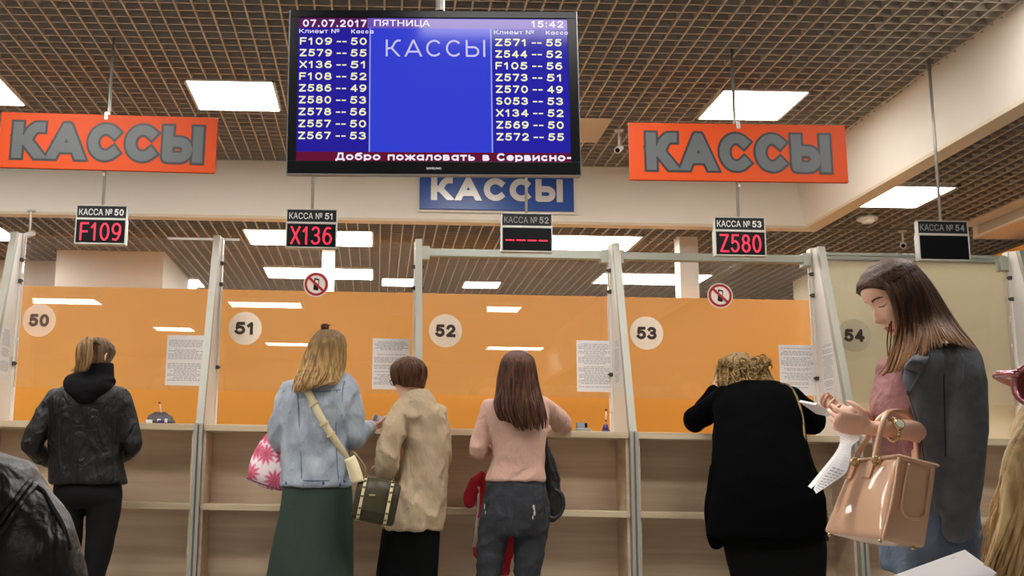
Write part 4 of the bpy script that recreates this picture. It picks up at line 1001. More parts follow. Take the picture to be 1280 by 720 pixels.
# ---------------------------------------------------------------- woman in pink sweater, window 52
def woman_pink():
    Y = 6.05
    t = thing('person', 'woman in a pink sweater and dark jeans with long brown hair', 'person', (at(640, 800, Y).x, Y, 0))
    M = head_M(at(647, 467, Y + 0.05), -4, 20, 0, 1.0)
    bm = B(); head_grid(bm, M); ear(bm, M)
    tubepx(bm, [(646, 482, Y + 0.03, 12), (645, 495, Y, 13), (644, 510, Y, 16)])
    loftpx(bm, [(503, 615, 675, Y, 0.05), (515, 612, 680, Y, 0.07), (560, 622, 674, Y, 0.07), (600, 616, 674, Y, 0.08), (650, 612, 676, Y, 0.09)])
    tubepx(bm, [(614, 512, Y, 6), (601, 556, Y, 5.5), (612, 550, Y + 0.3, 5.5), (622, 536, Y + 0.48, 6)]); tubepx(bm, [(678, 512, Y, 6), (703, 533, Y + 0.4, 5.5), (684, 534, Y + 0.6, 6)])
    hand(bm, at(623, 535, Y + 0.49), (0.4, 0.9, 0.0), (0, 0, -1), 1, 0.3, 0.95); hand(bm, at(684, 535, Y + 0.6), (-0.75, 0.6, 0), (0, 0, -1), -1, 0.9, 0.95)
    an = [V((at(612, 780, Y).x, Y, 0.08)), V((at(658, 780, Y).x, Y, 0.08))]
    legs_skin(bm, [at(622, 635, Y), at(664, 635, Y)], [at(613, 710, Y), at(660, 710, Y)], an)
    finish_body(t, bm, M, 0.006)
    sw = mat('pink_knit', rgb(204, 164, 148), 0.85, var=0.04, scale=(6, 6, 6), bump=0.25, bscale=240, fold=0.4)
    bm = B()
    loftpx(bm, [(490, 630, 664, Y, 0.07), (497, 620, 673, Y, 0.085), (505, 607, 684, Y, 0.1), (517, 604, 687, Y, 0.115), (535, 609, 684, Y, 0.12), (555, 614, 681, Y, 0.12), (575, 616, 679, Y, 0.118), (590, 610, 680, Y, 0.122), (601, 607, 681, Y, 0.125)])
    tubepx(bm, [(613, 510, Y, 11.5), (607, 530, Y, 11.5), (600, 552, Y, 11.5), (599, 562, Y + 0.01, 11), (604, 560, Y + 0.16, 10), (614, 548, Y + 0.34, 9)], 5, 18)
    tubepx(bm, [(677, 507, Y, 12), (688, 515, Y + 0.14, 12), (701, 529, Y + 0.36, 12), (704, 534, Y + 0.44, 10), (694, 535, Y + 0.52, 8), (688, 535, Y + 0.57, 7.5)], 5, 18)
    j = cloth('sweater', bm, sw, t, 0.008, 4, 0.0085, 7, (1.2, 1, 0.9), 4.4)
    jm = mat('dark_grey_jeans', rgb(38, 40, 46), 0.85, var=0.2, scale=(7, 7, 5), bump=0.3, bscale=220, fold=0.35)
    bm = B()
    loftpx(bm, [(596, 612, 678, Y, 0.1), (603, 609, 680, Y, 0.115), (620, 606, 684, Y, 0.13), (640, 603, 686, Y, 0.135), (655, 602, 686, Y, 0.13), (668, 604, 684, Y, 0.115)])
    tubepx(bm, [(621, 645, Y, 20.5), (617, 668, Y, 19), (613, 695, Y, 16.5), (611, 722, Y, 14.5), (611, 778, Y, 11)], 5, 18)
    tubepx(bm, [(665, 645, Y, 21), (663, 668, Y, 20), (661, 695, Y, 17.5), (659, 722, Y, 15.5), (658, 778, Y, 11.5)], 5, 18)
    je = cloth('jeans', bm, jm, t, 0.009, 4, 0.0065, 10, (1, 1, 1.3), 9.0)
    bm = B()
    for uv in ([(610, 609), (630, 610), (660, 610), (680, 608)], [(644, 611), (644, 630), (643, 650)], [(608, 624), (622, 625), (632, 624), (633, 645), (620, 652), (608, 645), (608, 624)], [(652, 626), (666, 627), (681, 625), (681, 645), (668, 653), (654, 646), (652, 626)], [(645, 620), (660, 619), (682, 616)], [(609, 617), (625, 619), (644, 620)]):
        P = drape(je, uv, 0.0)
        for a, b in zip(P, P[1:]): tube(bm, [tuple(a) + (0.002,), tuple((a + b) / 2 + V((0, -0.002, 0))) + (0.002,), tuple(b) + (0.002,)], 2, 5)
    obj('jeans_stitching', bm, mat('jeans_stitch', rgb(34, 35, 40), 0.9), je, True)
    bm = B()
    for (u, v, w, h) in ((667, 634, 1.4, 3), (668, 641, 1.6, 3.5), (666, 647, 1.2, 2.5), (668, 637, 1.0, 2), (606, 633, 1.0, 4), (607, 641, 0.9, 3)):
        p = drape(je, [(u, v)], 0.0)[0]; ball(bm, p, w * 0.0045, 0.003, h * 0.0045, 8, 6)
    obj('frayed_patch', bm, mat('frayed_white', rgb(178, 178, 174), 0.95, bump=0.5, bscale=300), je, True)
    hm = hair_mat('long_brown_hair', rgb(42, 25, 18), rgb(98, 60, 42))
    h = obj('hair', cap_part(M, 0.016, 0.045, -0.05, 0.5), hm, t, True)
    bm = B(); g = []
    for a in range(13):
        f = a / 12.0; bow = 0.06 * (1 - (2 * f - 1) ** 2)
        e = (516 + 24 * min(1, f * 3)) if f < 0.6 else 540
        g.append([at(640 + 12 * f, 441, Y - 0.01), at(628 + 38 * f, 450, Y - 0.055 - bow), at(623 + 46 * f, 470, Y - 0.07 - bow), at(621 + 51 * f, 490, Y - 0.08 - bow), at(618 + 60 * f, 508, Y - 0.125 - bow * 0.5), at(624 + 58 * f, 525, Y - 0.135 - bow * 0.5), at(632 + 50 * f, e - 4 * f, Y - 0.14 - bow * 0.4)])
    locks(bm, g, 280, 0.0085, 31, 0.006, ends=0.5)
    obj('long_hair', bm, hm, h, True)
    shoes(t, [(an[0].x, Y), (an[1].x, Y)])
    return j, je
JP, JE = woman_pink()

# ---------------------------------------------------------------- woman in black leaning on the counter, window 53
def woman_black():
    Y = 6.05
    t = thing('person', 'woman in a loose black jacket leaning with both elbows on the counter at window 53', 'person', (at(965, 805, Y).x, Y, 0))
    M = head_M(at(925, 467, Y + 0.42), 24, 34, 0, 1.0)
    bm = B(); head_grid(bm, M); ear(bm, M)
    tubepx(bm, [(930, 478, Y + 0.38, 13), (936, 490, Y + 0.3, 15), (942, 505, Y + 0.24, 18)])
    loftpx(bm, [(492, 905, 985, Y + 0.27, 0.06), (520, 900, 990, Y + 0.2, 0.08), (570, 905, 1000, Y + 0.08, 0.09), (640, 905, 1010, Y, 0.1), (660, 910, 1005, Y, 0.1)])
    tubepx(bm, [(900, 503, Y + 0.28, 7), (871, 524, Y + 0.5, 6.5), (891, 492, Y + 0.55, 6)]); tubepx(bm, [(990, 503, Y + 0.28, 7), (1014, 527, Y + 0.48, 7), (985, 528, Y + 0.6, 7)])
    hand(bm, at(893, 489, Y + 0.54), (0.3, 0.1, 0.95), (0.9, 0.2, 0.0), 1, 0.5, 0.95); hand(bm, at(984, 528, Y + 0.61), (-0.8, 0.6, 0), (0, 0, -1), -1, 0.6, 0.95)
    an = [V((at(945, 780, Y).x, Y, 0.08)), V((at(990, 780, Y).x, Y, 0.08))]
    legs_skin(bm, [at(935, 655, Y), at(995, 655, Y)], [at(940, 725, Y), at(992, 725, Y)], an)
    finish_body(t, bm, M, 0.006)
    bk = mat('black_wool', rgb(5, 5, 6), 0.95, spec=0.04, bump=0.2, bscale=200)
    bm = B()
    loftpx(bm, [(477, 922, 968, Y + 0.3, 0.08), (484, 906, 985, Y + 0.28, 0.11), (494, 896, 994, Y + 0.25, 0.14), (510, 893, 1000, Y + 0.21, 0.16), (530, 894, 1002, Y + 0.16, 0.17), (555, 893, 1006, Y + 0.09, 0.17), (580, 892, 1014, Y + 0.04, 0.175), (605, 891, 1024, Y, 0.18), (635, 888, 1030, Y - 0.02, 0.185), (660, 886, 1030, Y - 0.02, 0.19), (672, 885, 1028, Y - 0.02, 0.19)])
    tubepx(bm, [(905, 497, Y + 0.26, 15), (890, 511, Y + 0.35, 15), (872, 522, Y + 0.46, 15), (869, 527, Y + 0.5, 13), (878, 512, Y + 0.54, 12), (889, 498, Y + 0.545, 10.5), (893, 490, Y + 0.545, 9.5)], 5, 18)
    tubepx(bm, [(988, 498, Y + 0.26, 15), (1002, 511, Y + 0.35, 16), (1014, 524, Y + 0.45, 16), (1014, 529, Y + 0.48, 14), (1000, 529, Y + 0.56, 11), (992, 529, Y + 0.59, 10)], 5, 18)
    # drooping front corner of the open jacket at the left
    tubepx(bm, [(893, 585, Y + 0.05, 5), (889, 630, Y + 0.05, 7), (893, 660, Y + 0.05, 10), (896, 678, Y + 0.05, 9)], 4, 14)
    j = cloth('jacket', bm, bk, t, 0.01, 6, 0.006, 6, (1, 1, 0.8), 6.0)
    bm = B(); loftpx(bm, [(655, 898, 1026, Y, 0.155), (680, 905, 1031, Y, 0.16), (700, 909, 1031, Y, 0.16), (720, 914, 1030, Y, 0.16), (755, 918, 1028, Y, 0.16)], 5, 90, 2.3, groove=lambda a, q: 0.012 * q * math.sin(a * 8))
    obj('skirt', bm, mat('black_skirt_cloth', 0), t, True)
    hm = hair_mat('wavy_blond_hair', rgb(84, 62, 36), rgb(184, 152, 98), rgb(96, 72, 44), 1.62, 1.5, 0.5)
    h = obj('hair', cap_part(M, 0.014, 0.05, -0.05, 0.5), hm, t, True)
    bm = B(); g = []
    for a in range(13):
        f = a / 12.0; bow = 0.07 * (1 - (2 * f - 1) ** 2)
        g.append([at(918 + 14 * f, 445, Y + 0.4), at(905 + 38 * f, 450 , Y + 0.36 - bow * 0.8), at(899 + 58 * f, 460, Y + 0.34 - bow), at(895 + 70 * f, 473, Y + 0.34 - bow), at(896 + 70 * f, 486 - 8 * f * f, Y + 0.31 - bow * 0.8)])
    locks(bm, g, 190, 0.0085, 41, 0.011, ends=0.6)
    rn = random.Random(4)
    for k in range(150):
        f = rn.random(); bow = 0.07 * (1 - (2 * f - 1) ** 2)
        p = at(898 + 62 * f, 452 + 30 * rn.random() - 5 * f, Y + (0.335 if k % 3 else 0.4) - bow)
        a0 = rn.random() * 6.28
        tube(bm, [tuple(p + V((0.022 * math.cos(a0 + q), -0.008 - 0.01 * math.sin(q), 0.022 * math.sin(a0 + q)))) + (0.0055 * (1 - abs(q - 1.4) / 2.6),) for q in (0, 0.7, 1.4, 2.1, 2.8)], 3, 6)
    obj('wavy_hair', bm, hm, h, True)
    shoes(t, [(an[0].x, Y), (an[1].x, Y)])
    return j
JB = woman_black()

# ---------------------------------------------------------------- woman with the handbag, right
def woman_blazer():
    Y = 3.65
    t = thing('person', 'woman in a grey blazer with long ombre hair, looking down at a phone', 'person', (at(1170, 915, Y).x, Y, 0))
    M = head_M(at(1121, 372, Y), 93, 31, 0, 1.06)
    bm = B(); head_grid(bm, M, 0, 84, 110); ear(bm, M)
    tubepx(bm, [(1128, 392, Y, 20), (1140, 415, Y, 20), (1155, 440, Y, 23), (1160, 460, Y, 28)])
    loftpx(bm, [(438, 1150, 1195, Y, 0.06), (455, 1125, 1205, Y, 0.12), (490, 1118, 1205, Y, 0.13), (560, 1125, 1200, Y, 0.12), (620, 1125, 1205, Y, 0.13), (680, 1122, 1205, Y, 0.14)])
    # near arm with the bag on the forearm
    tubepx(bm, [(1190, 455, Y - 0.11, 16), (1180, 500, Y - 0.12, 15), (1164, 538, Y - 0.14, 14), (1130, 537, Y - 0.22, 12.5), (1098, 536, Y - 0.26, 9.5), (1086, 535, Y - 0.26, 8.6)], 5, 18)
    hand(bm, at(1087, 535, Y - 0.26), (-0.93, 0.1, 0.2), (0.15, 0.8, 0.45), -1, 0.75, 0.92)
    # far arm holding the phone
    tubepx(bm, [(1185, 455, Y + 0.16, 17), (1150, 520, Y + 0.2, 15), (1110, 530, Y + 0.12, 12), (1078, 520, Y + 0.02, 9.5), (1066, 515, Y - 0.02, 8.8)], 5, 18)
    hand(bm, at(1066, 515, Y - 0.02), (-0.95, -0.2, -0.02), (-0.1, -0.5, 0.75), 1, 0.95, 0.92)
    an = [V((at(1150, 880, Y).x, Y - 0.1, 0.09)), V((at(1175, 880, Y).x, Y + 0.1, 0.09))]
    legs_skin(bm, [at(1160, 690, Y - 0.09), at(1165, 690, Y + 0.09)], [at(1150, 790, Y - 0.1), at(1160, 790, Y + 0.1)], an)
    me = finish_body(t, bm, M, 0.0042, 2)
    bl = mat('mauve_blouse', rgb(142, 94, 92), 0.75, var=0.08, scale=(10, 10, 6), bump=0.15, bscale=150, fold=0.6)
    bm = B()
    loftpx(bm, [(436, 1140, 1190, Y, 0.07), (448, 1118, 1195, Y, 0.11), (465, 1116, 1195, Y, 0.14), (490, 1110, 1195, Y, 0.145), (515, 1108, 1195, Y, 0.14), (545, 1112, 1195, Y, 0.135), (580, 1118, 1195, Y, 0.135), (600, 1120, 1195, Y, 0.14)], yr=-0.08)
    tubepx(bm, [(1188, 462, Y - 0.1, 19), (1180, 498, Y - 0.11, 18), (1170, 530, Y - 0.13, 17)], 4, 18)
    tubepx(bm, [(1186, 462, Y + 0.15, 21), (1160, 505, Y + 0.19, 19), (1148, 520, Y + 0.2, 18)], 4, 18)
    bo = cloth('blouse', bm, bl, t, 0.008, 5, 0.007, 10, (1.6, 1, 0.7), 2.2)
    jm = mat('blue_jeans', rgb(70, 82, 102), 0.85, col2=rgb(100, 112, 130), scale=(8, 8, 3), bump=0.3, bscale=220, fold=0.4)
    bm = B()
    loftpx(bm, [(590, 1112, 1206, Y, 0.15), (630, 1112, 1210, Y, 0.17), (680, 1110, 1212, Y, 0.18), (715, 1112, 1208, Y, 0.16)])
    for sgn, dx in ((-1, 0), (1, 6)):
        tubepx(bm, [(1160 + dx, 690, Y + 0.09 * sgn, 34), (1156 + dx, 740, Y + 0.09 * sgn, 29), (1150 + dx, 800, Y + 0.1 * sgn, 21), (1150 + dx, 880, Y + 0.1 * sgn, 17)], 4, 18)
    cloth('jeans', bm, jm, t, 0.011, 5, 0.005, 7, (1, 1, 1), 8.0)
    # blazer worn loose over the shoulders, sleeves hanging empty
    bz = mat('grey_blazer_wool', rgb(96, 98, 102), 0.9, spec=0.2, var=0.12, scale=(30, 30, 30), bump=0.2, bscale=260, fold=0.3)
    bm = B()
    loftpx(bm, [(423, 1168, 1200, Y, 0.09), (428, 1157, 1212, Y, 0.15), (437, 1146, 1220, Y, 0.2), (452, 1124, 1228, Y, 0.22), (475, 1117, 1232, Y, 0.225), (500, 1124, 1233, Y, 0.225), (530, 1135, 1233, Y, 0.22), (570, 1145, 1232, Y, 0.22), (600, 1150, 1231, Y, 0.22), (628, 1158, 1229, Y, 0.22), (642, 1160, 1222, Y, 0.215)], 4, 60, 4.2, yr=-0.19, skew=0.2)
    tubepx(bm, [(1201, 446, Y - 0.17, 24), (1205, 475, Y - 0.2, 25.5), (1206, 530, Y - 0.21, 25.5), (1204, 590, Y - 0.21, 23), (1199, 635, Y - 0.21, 20), (1195, 664, Y - 0.21, 16.5)], 5, 22, flat=(V((0, 1, 0)), 0.7))
    tubepx(bm, [(1199, 446, Y + 0.17, 22), (1203, 480, Y + 0.2, 24), (1202, 560, Y + 0.21, 22), (1196, 640, Y + 0.21, 17)], 5, 22, flat=(V((0, 1, 0)), 0.7))
    j = cloth('blazer', bm, bz, t, 0.008, 4, 0.007, 6, (1, 1, 0.6), 1.6)
    bm = B()
    l_ = catmull([list(p) for p in drape(j, [(1152, 431), (1141, 446), (1131, 460), (1127, 472), (1133, 488)], 0.014)], 4)
    r_ = catmull([list(p) for p in drape(j, [(1166, 432), (1161, 447), (1153, 464), (1143, 480), (1135, 494)], 0.007)], 4)
    rings(bm, [[V(a).lerp(V(b), q / 4.0) + V((0, -0.004 * math.sin(q / 4.0 * math.pi), 0)) for q in range(5)] for a, b in zip(l_, r_)], cap=False, closed=False)
    me = modded(bm, [('SOLIDIFY', dict(thickness=0.006, offset=0.0))]); from_mesh('lapel', me, bz, j, True)
    bm = B()
    for uv in ([(1181, 436), (1180, 470), (1181, 520), (1182, 570)], [(1136, 494), (1146, 525), (1153, 560), (1158, 600)]):
        tube(bm, [tuple(p) + (0.0022,) for p in drape(j, uv, 0.0)], 5, 6)
    obj('blazer_seam', bm, mat('blazer_seam_dark', rgb(46, 47, 50), 0.9), j, True)
    hm = hair_mat('ombre_brown_hair', rgb(44, 30, 24), rgb(84, 58, 40))
    nt = hm.node_tree
    # colour runs from dark roots to honey ends: a dye that belongs to the hair, by height along it
    bs = nt.nodes['Principled BSDF']; rampn = [n for n in nt.nodes if n.type == 'VALTORGB'][0]
    sx = nt.nodes.new('ShaderNodeSeparateXYZ'); mr = nt.nodes.new('ShaderNodeMapRange'); mx = nt.nodes.new('ShaderNodeMix'); mx.data_type = 'RGBA'
    tcn = [n for n in nt.nodes if n.type == 'TEX_COORD'][0]
    nt.links.new(tcn.outputs['Object'], sx.inputs[0]); nt.links.new(sx.outputs['Z'], mr.inputs['Value'])
    mr.inputs['From Min'].default_value = 1.46; mr.inputs['From Max'].default_value = 1.24; mr.inputs['To Min'].default_value = 0; mr.inputs['To Max'].default_value = 1
    mu = nt.nodes.new('ShaderNodeMath'); mu.operation = 'MULTIPLY_ADD'; mu.inputs[1].default_value = 0.75; 
    nzn = [n for n in nt.nodes if n.type == 'TEX_NOISE'][0]; nt.links.new(mr.outputs[0], mu.inputs[0])
    md = nt.nodes.new('ShaderNodeMath'); md.operation = 'MULTIPLY'; nt.links.new(nzn.outputs['Fac'], md.inputs[0]); nt.links.new(mr.outputs[0], md.inputs[1])
    mu.inputs[1].default_value = 0.45; nt.links.new(md.outputs[0], mu.inputs[2])
    nt.links.new(mu.outputs[0], mx.inputs['Factor']); nt.links.new(rampn.outputs[0], mx.inputs[6]); mx.inputs[7].default_value = rgb(136, 90, 44)
    nt.links.new(mx.outputs[2], bs.inputs['Base Color'])
    h = obj('hair', cap_part(M, 0.012, 0.045, -0.045, 0.75), hm, t, True)
    bm = B()
    def side(sg):
        d = lambda q: sg * q
        return [G(Y, (1084, 349, d(-0.015)), (1094, 348, d(-0.062)), (1112, 366, d(-0.094)), (1121, 390, d(-0.098)), (1122, 420, d(-0.09)), (1114, 448, d(-0.1)), (1106, 467, d(-0.11))),
                G(Y, (1094, 338, d(-0.015)), (1108, 344, d(-0.07)), (1124, 368, d(-0.098)), (1131, 395, d(-0.1)), (1132, 422, d(-0.1)), (1128, 445, d(-0.15)), (1120, 466, d(-0.18))),
                G(Y, (1106, 331, d(-0.012)), (1122, 338, d(-0.075)), (1138, 365, d(-0.1)), (1147, 395, d(-0.1)), (1150, 418, d(-0.12)), (1148, 432, d(-0.17)), (1138, 455, d(-0.21))),
                G(Y, (1118, 328, d(-0.01)), (1136, 337, d(-0.072)), (1152, 362, d(-0.095)), (1164, 390, d(-0.1)), (1173, 408, d(-0.13)), (1180, 419, d(-0.2)), (1188, 428, d(-0.245))),
                G(Y, (1130, 329, d(-0.008)), (1147, 339, d(-0.055)), (1162, 360, d(-0.07)), (1178, 388, d(-0.08)), (1193, 409, d(-0.11)), (1206, 424, d(-0.17)), (1216, 438, d(-0.22))),
                G(Y, (1136, 331, d(-0.004)), (1152, 343, d(-0.02)), (1167, 363, d(-0.02)), (1183, 390, d(-0.03)), (1200, 413, d(-0.06)), (1214, 432, d(-0.12)), (1224, 447, d(-0.17)))]
    locks(bm, side(1), 300, 0.0062, 51, 0.0045, ends=0.3)
    locks(bm, side(-1), 150, 0.0065, 52, 0.005, ends=0.3)
    # loose strands before the face and over the blouse
    for (a, rr) in (([(1112, 405, -0.07), (1109, 425, -0.07), (1110, 445, -0.08), (1113, 466, -0.09)], 0.0028), ([(1114, 402, -0.08), (1113, 430, -0.08), (1108, 455, -0.09), (1098, 468, -0.1)], 0.003), ([(1118, 420, -0.09), (1116, 450, -0.1), (1110, 466, -0.12)], 0.004),
                    ([(1086, 350, -0.03), (1078, 360, -0.03), (1070, 367, -0.03)], 0.002), ([(1120, 430, -0.1), (1112, 460, -0.11), (1103, 469, -0.12)], 0.005)):
        tube(bm, [tuple(at(p[0], p[1], Y + p[2])) + (rr * (1 - 0.6 * i / len(a)),) for i, p in enumerate(a)], 4, 6)
    obj('long_hair', bm, hm, h, True)
    # watch on the near wrist
    p = at(1116, 537, Y - 0.255); ax = (at(1098, 536, Y - 0.26) - at(1125, 537, Y - 0.25)).normalized(); a = ax.orthogonal().normalized(); b = ax.cross(a)
    gold = mat('pale_gold_metal', rgb(206, 190, 140), 0.25, 0.85)
    bm = B()
    for k in range(20):
        q = 2 * math.pi * k / 20; c = p + (a * math.cos(q) + b * math.sin(q)) * 0.0335
        ball(bm, c, 0.007, 0.007, 0.007, 8, 6)
    w = obj('wristwatch', bm, gold, t, True)
    bm = B(); q = V((0, -0.92, 0.4)).normalized(); q = (q - ax * q.dot(ax)).normalized(); cyl(bm, p + q * 0.034, p + q * 0.043, 0.018, 0.0165, 24); obj('watch_case', bm, gold, w, True)
    bm = B(); cyl(bm, p + q * 0.0431, p + q * 0.0437, 0.0135, 0.0135, 24); obj('watch_dial', bm, mat('watch_dial', rgb(226, 226, 206), 0.3), w)
    shoes(t, [(an[0].x, an[0].y), (an[1].x, an[1].y)], M_SHOE, 90)
woman_blazer()

# ---------------------------------------------------------------- person in black leather, near left corner (back view, seated)
def seated_leather():
    Y = 1.6
    X0 = -0.703
    t = thing('person', 'seated person in black leather, one shoulder in view at the lower left corner', 'person', (X0, Y, 0))
    M = head_M(V((X0 - 0.02, Y + 0.06, 1.16)), 0, 10, 0, 1.0)
    bm = B(); head_grid(bm, M); ear(bm, M)
    tube(bm, [(X0 - 0.01, Y + 0.04, 1.09, 0.055), (X0, Y + 0.01, 1.0, 0.058), (X0, Y, 0.92, 0.07)])
    tube(bm, [(X0, Y, 0.9, 0.12), (X0, Y, 0.7, 0.13), (X0, Y, 0.56, 0.14)], 3, 16)
    for s in (-1, 1):
        tube(bm, [(X0 + s * 0.15, Y, 0.8, 0.045), (X0 + s * 0.21, Y + 0.04, 0.6, 0.04), (X0 + s * 0.14, Y + 0.3, 0.62, 0.03)])
        hand(bm, V((X0 + s * 0.13, Y + 0.31, 0.62)), (-s * 0.3, 0.95, -0.1), (0, 0, -1), -s, 0.5)
        tube(bm, [(X0 + s * 0.1, Y + 0.02, 0.54, 0.08), (X0 + s * 0.13, Y + 0.42, 0.53, 0.06), (X0 + s * 0.13, Y + 0.45, 0.3, 0.052), (X0 + s * 0.13, Y + 0.43, 0.09, 0.035), (X0 + s * 0.13, Y + 0.55, 0.04, 0.03)], 4, 14)
    finish_body(t, bm, M, 0.008)
    lm = mat('worn_black_leather', rgb(17, 17, 18), 0.42, var=0.4, scale=(9, 9, 9), bump=0.3, bscale=55, fold=0.3)
    bm = B()
    rs = []
    for (z, w, d, e) in ((0.94, 0.085, 0.07, 2), (0.918, 0.12, 0.09, 2.1), (0.888, 0.2, 0.12, 2.3), (0.848, 0.222, 0.14, 2.4), (0.8, 0.225, 0.15, 2.4), (0.7, 0.215, 0.15, 2.3), (0.6, 0.21, 0.155, 2.3), (0.52, 0.21, 0.16, 2.3)):
        rs.append([V((X0 + w * math.copysign(abs(math.cos(q)) ** (2 / e), math.cos(q)), Y + d * math.copysign(abs(math.sin(q)) ** (2 / e), math.sin(q)), z)) for q in [2 * math.pi * k / 40 for k in range(40)]])
    rings(bm, rs)
    for s in (-1, 1):
        tube(bm, [(X0 + s * 0.178, Y, 0.828, 0.055), (X0 + s * 0.2, Y - 0.01, 0.78, 0.072), (X0 + s * 0.215, Y + 0.01, 0.7, 0.075), (X0 + s * 0.235, Y + 0.05, 0.6, 0.066), (X0 + s * 0.2, Y + 0.15, 0.6, 0.055), (X0 + s * 0.15, Y + 0.28, 0.62, 0.045)], 5, 20)
    j = cloth('leather_jacket', bm, lm, t, 0.008, 8, 0.004, 9, (1, 1, 1), 3.0)
    bm = B()
    for uv, r in (([(0, 668), (15, 645), (30, 622), (44, 607)], 0.005), ([(0, 652), (14, 632), (27, 615), (38, 602)], 0.004), ([(44, 607), (55, 615), (66, 634), (78, 655), (88, 685)], 0.004)):
        tube(bm, [tuple(p) + (r,) for p in drape(j, uv, 0.001)], 5, 8)
    obj('sleeve_seam', bm, lm, j, True)
    bm = B(); loc = [(X0 + s * 0.105, Y) for s in (-1, 1)]
    for s in (-1, 1):
        tube(bm, [(X0 + s * 0.1, Y + 0.0, 0.55, 0.1), (X0 + s * 0.13, Y + 0.4, 0.545, 0.078), (X0 + s * 0.13, Y + 0.455, 0.5, 0.072), (X0 + s * 0.13, Y + 0.45, 0.3, 0.065), (X0 + s * 0.13, Y + 0.43, 0.1, 0.055)], 5, 16)
    cloth('trousers', bm, mat('black_denim', 0), t, 0.011, 5, 0.003, 8)
    h = obj('hair', cap_part(M, 0.013, 0.05, -0.06, 0.5, 0), hair_mat('dark_short_hair', rgb(40, 30, 26), rgb(70, 54, 44)), t, True)
    shoes(t, [(X0 - 0.13, Y + 0.45), (X0 + 0.13, Y + 0.45)])
    stool(X0, Y, 'grey stool under the person in leather in the lower left corner')
def stool(x, y, label):
    t = thing('stool', label, 'stool', (x, y, 0))
    bm = B(); cyl(bm, (x, y, 0.37), (x, y, 0.4), 0.19, 0.19, 32); obj('seat', bm, mat('stool_grey', rgb(110, 110, 112), 0.6), t)
    for a in range(4):
        q = math.pi / 4 + a * math.pi / 2; d = V((math.cos(q), math.sin(q), 0))
        bm = B(); cyl(bm, V((x, y, 0.37)) + d * 0.14, V((x, y, 0)) + d * 0.19, 0.014, 0.014, 10); obj('leg', bm, M_ALU, t, True)
seated_leather()

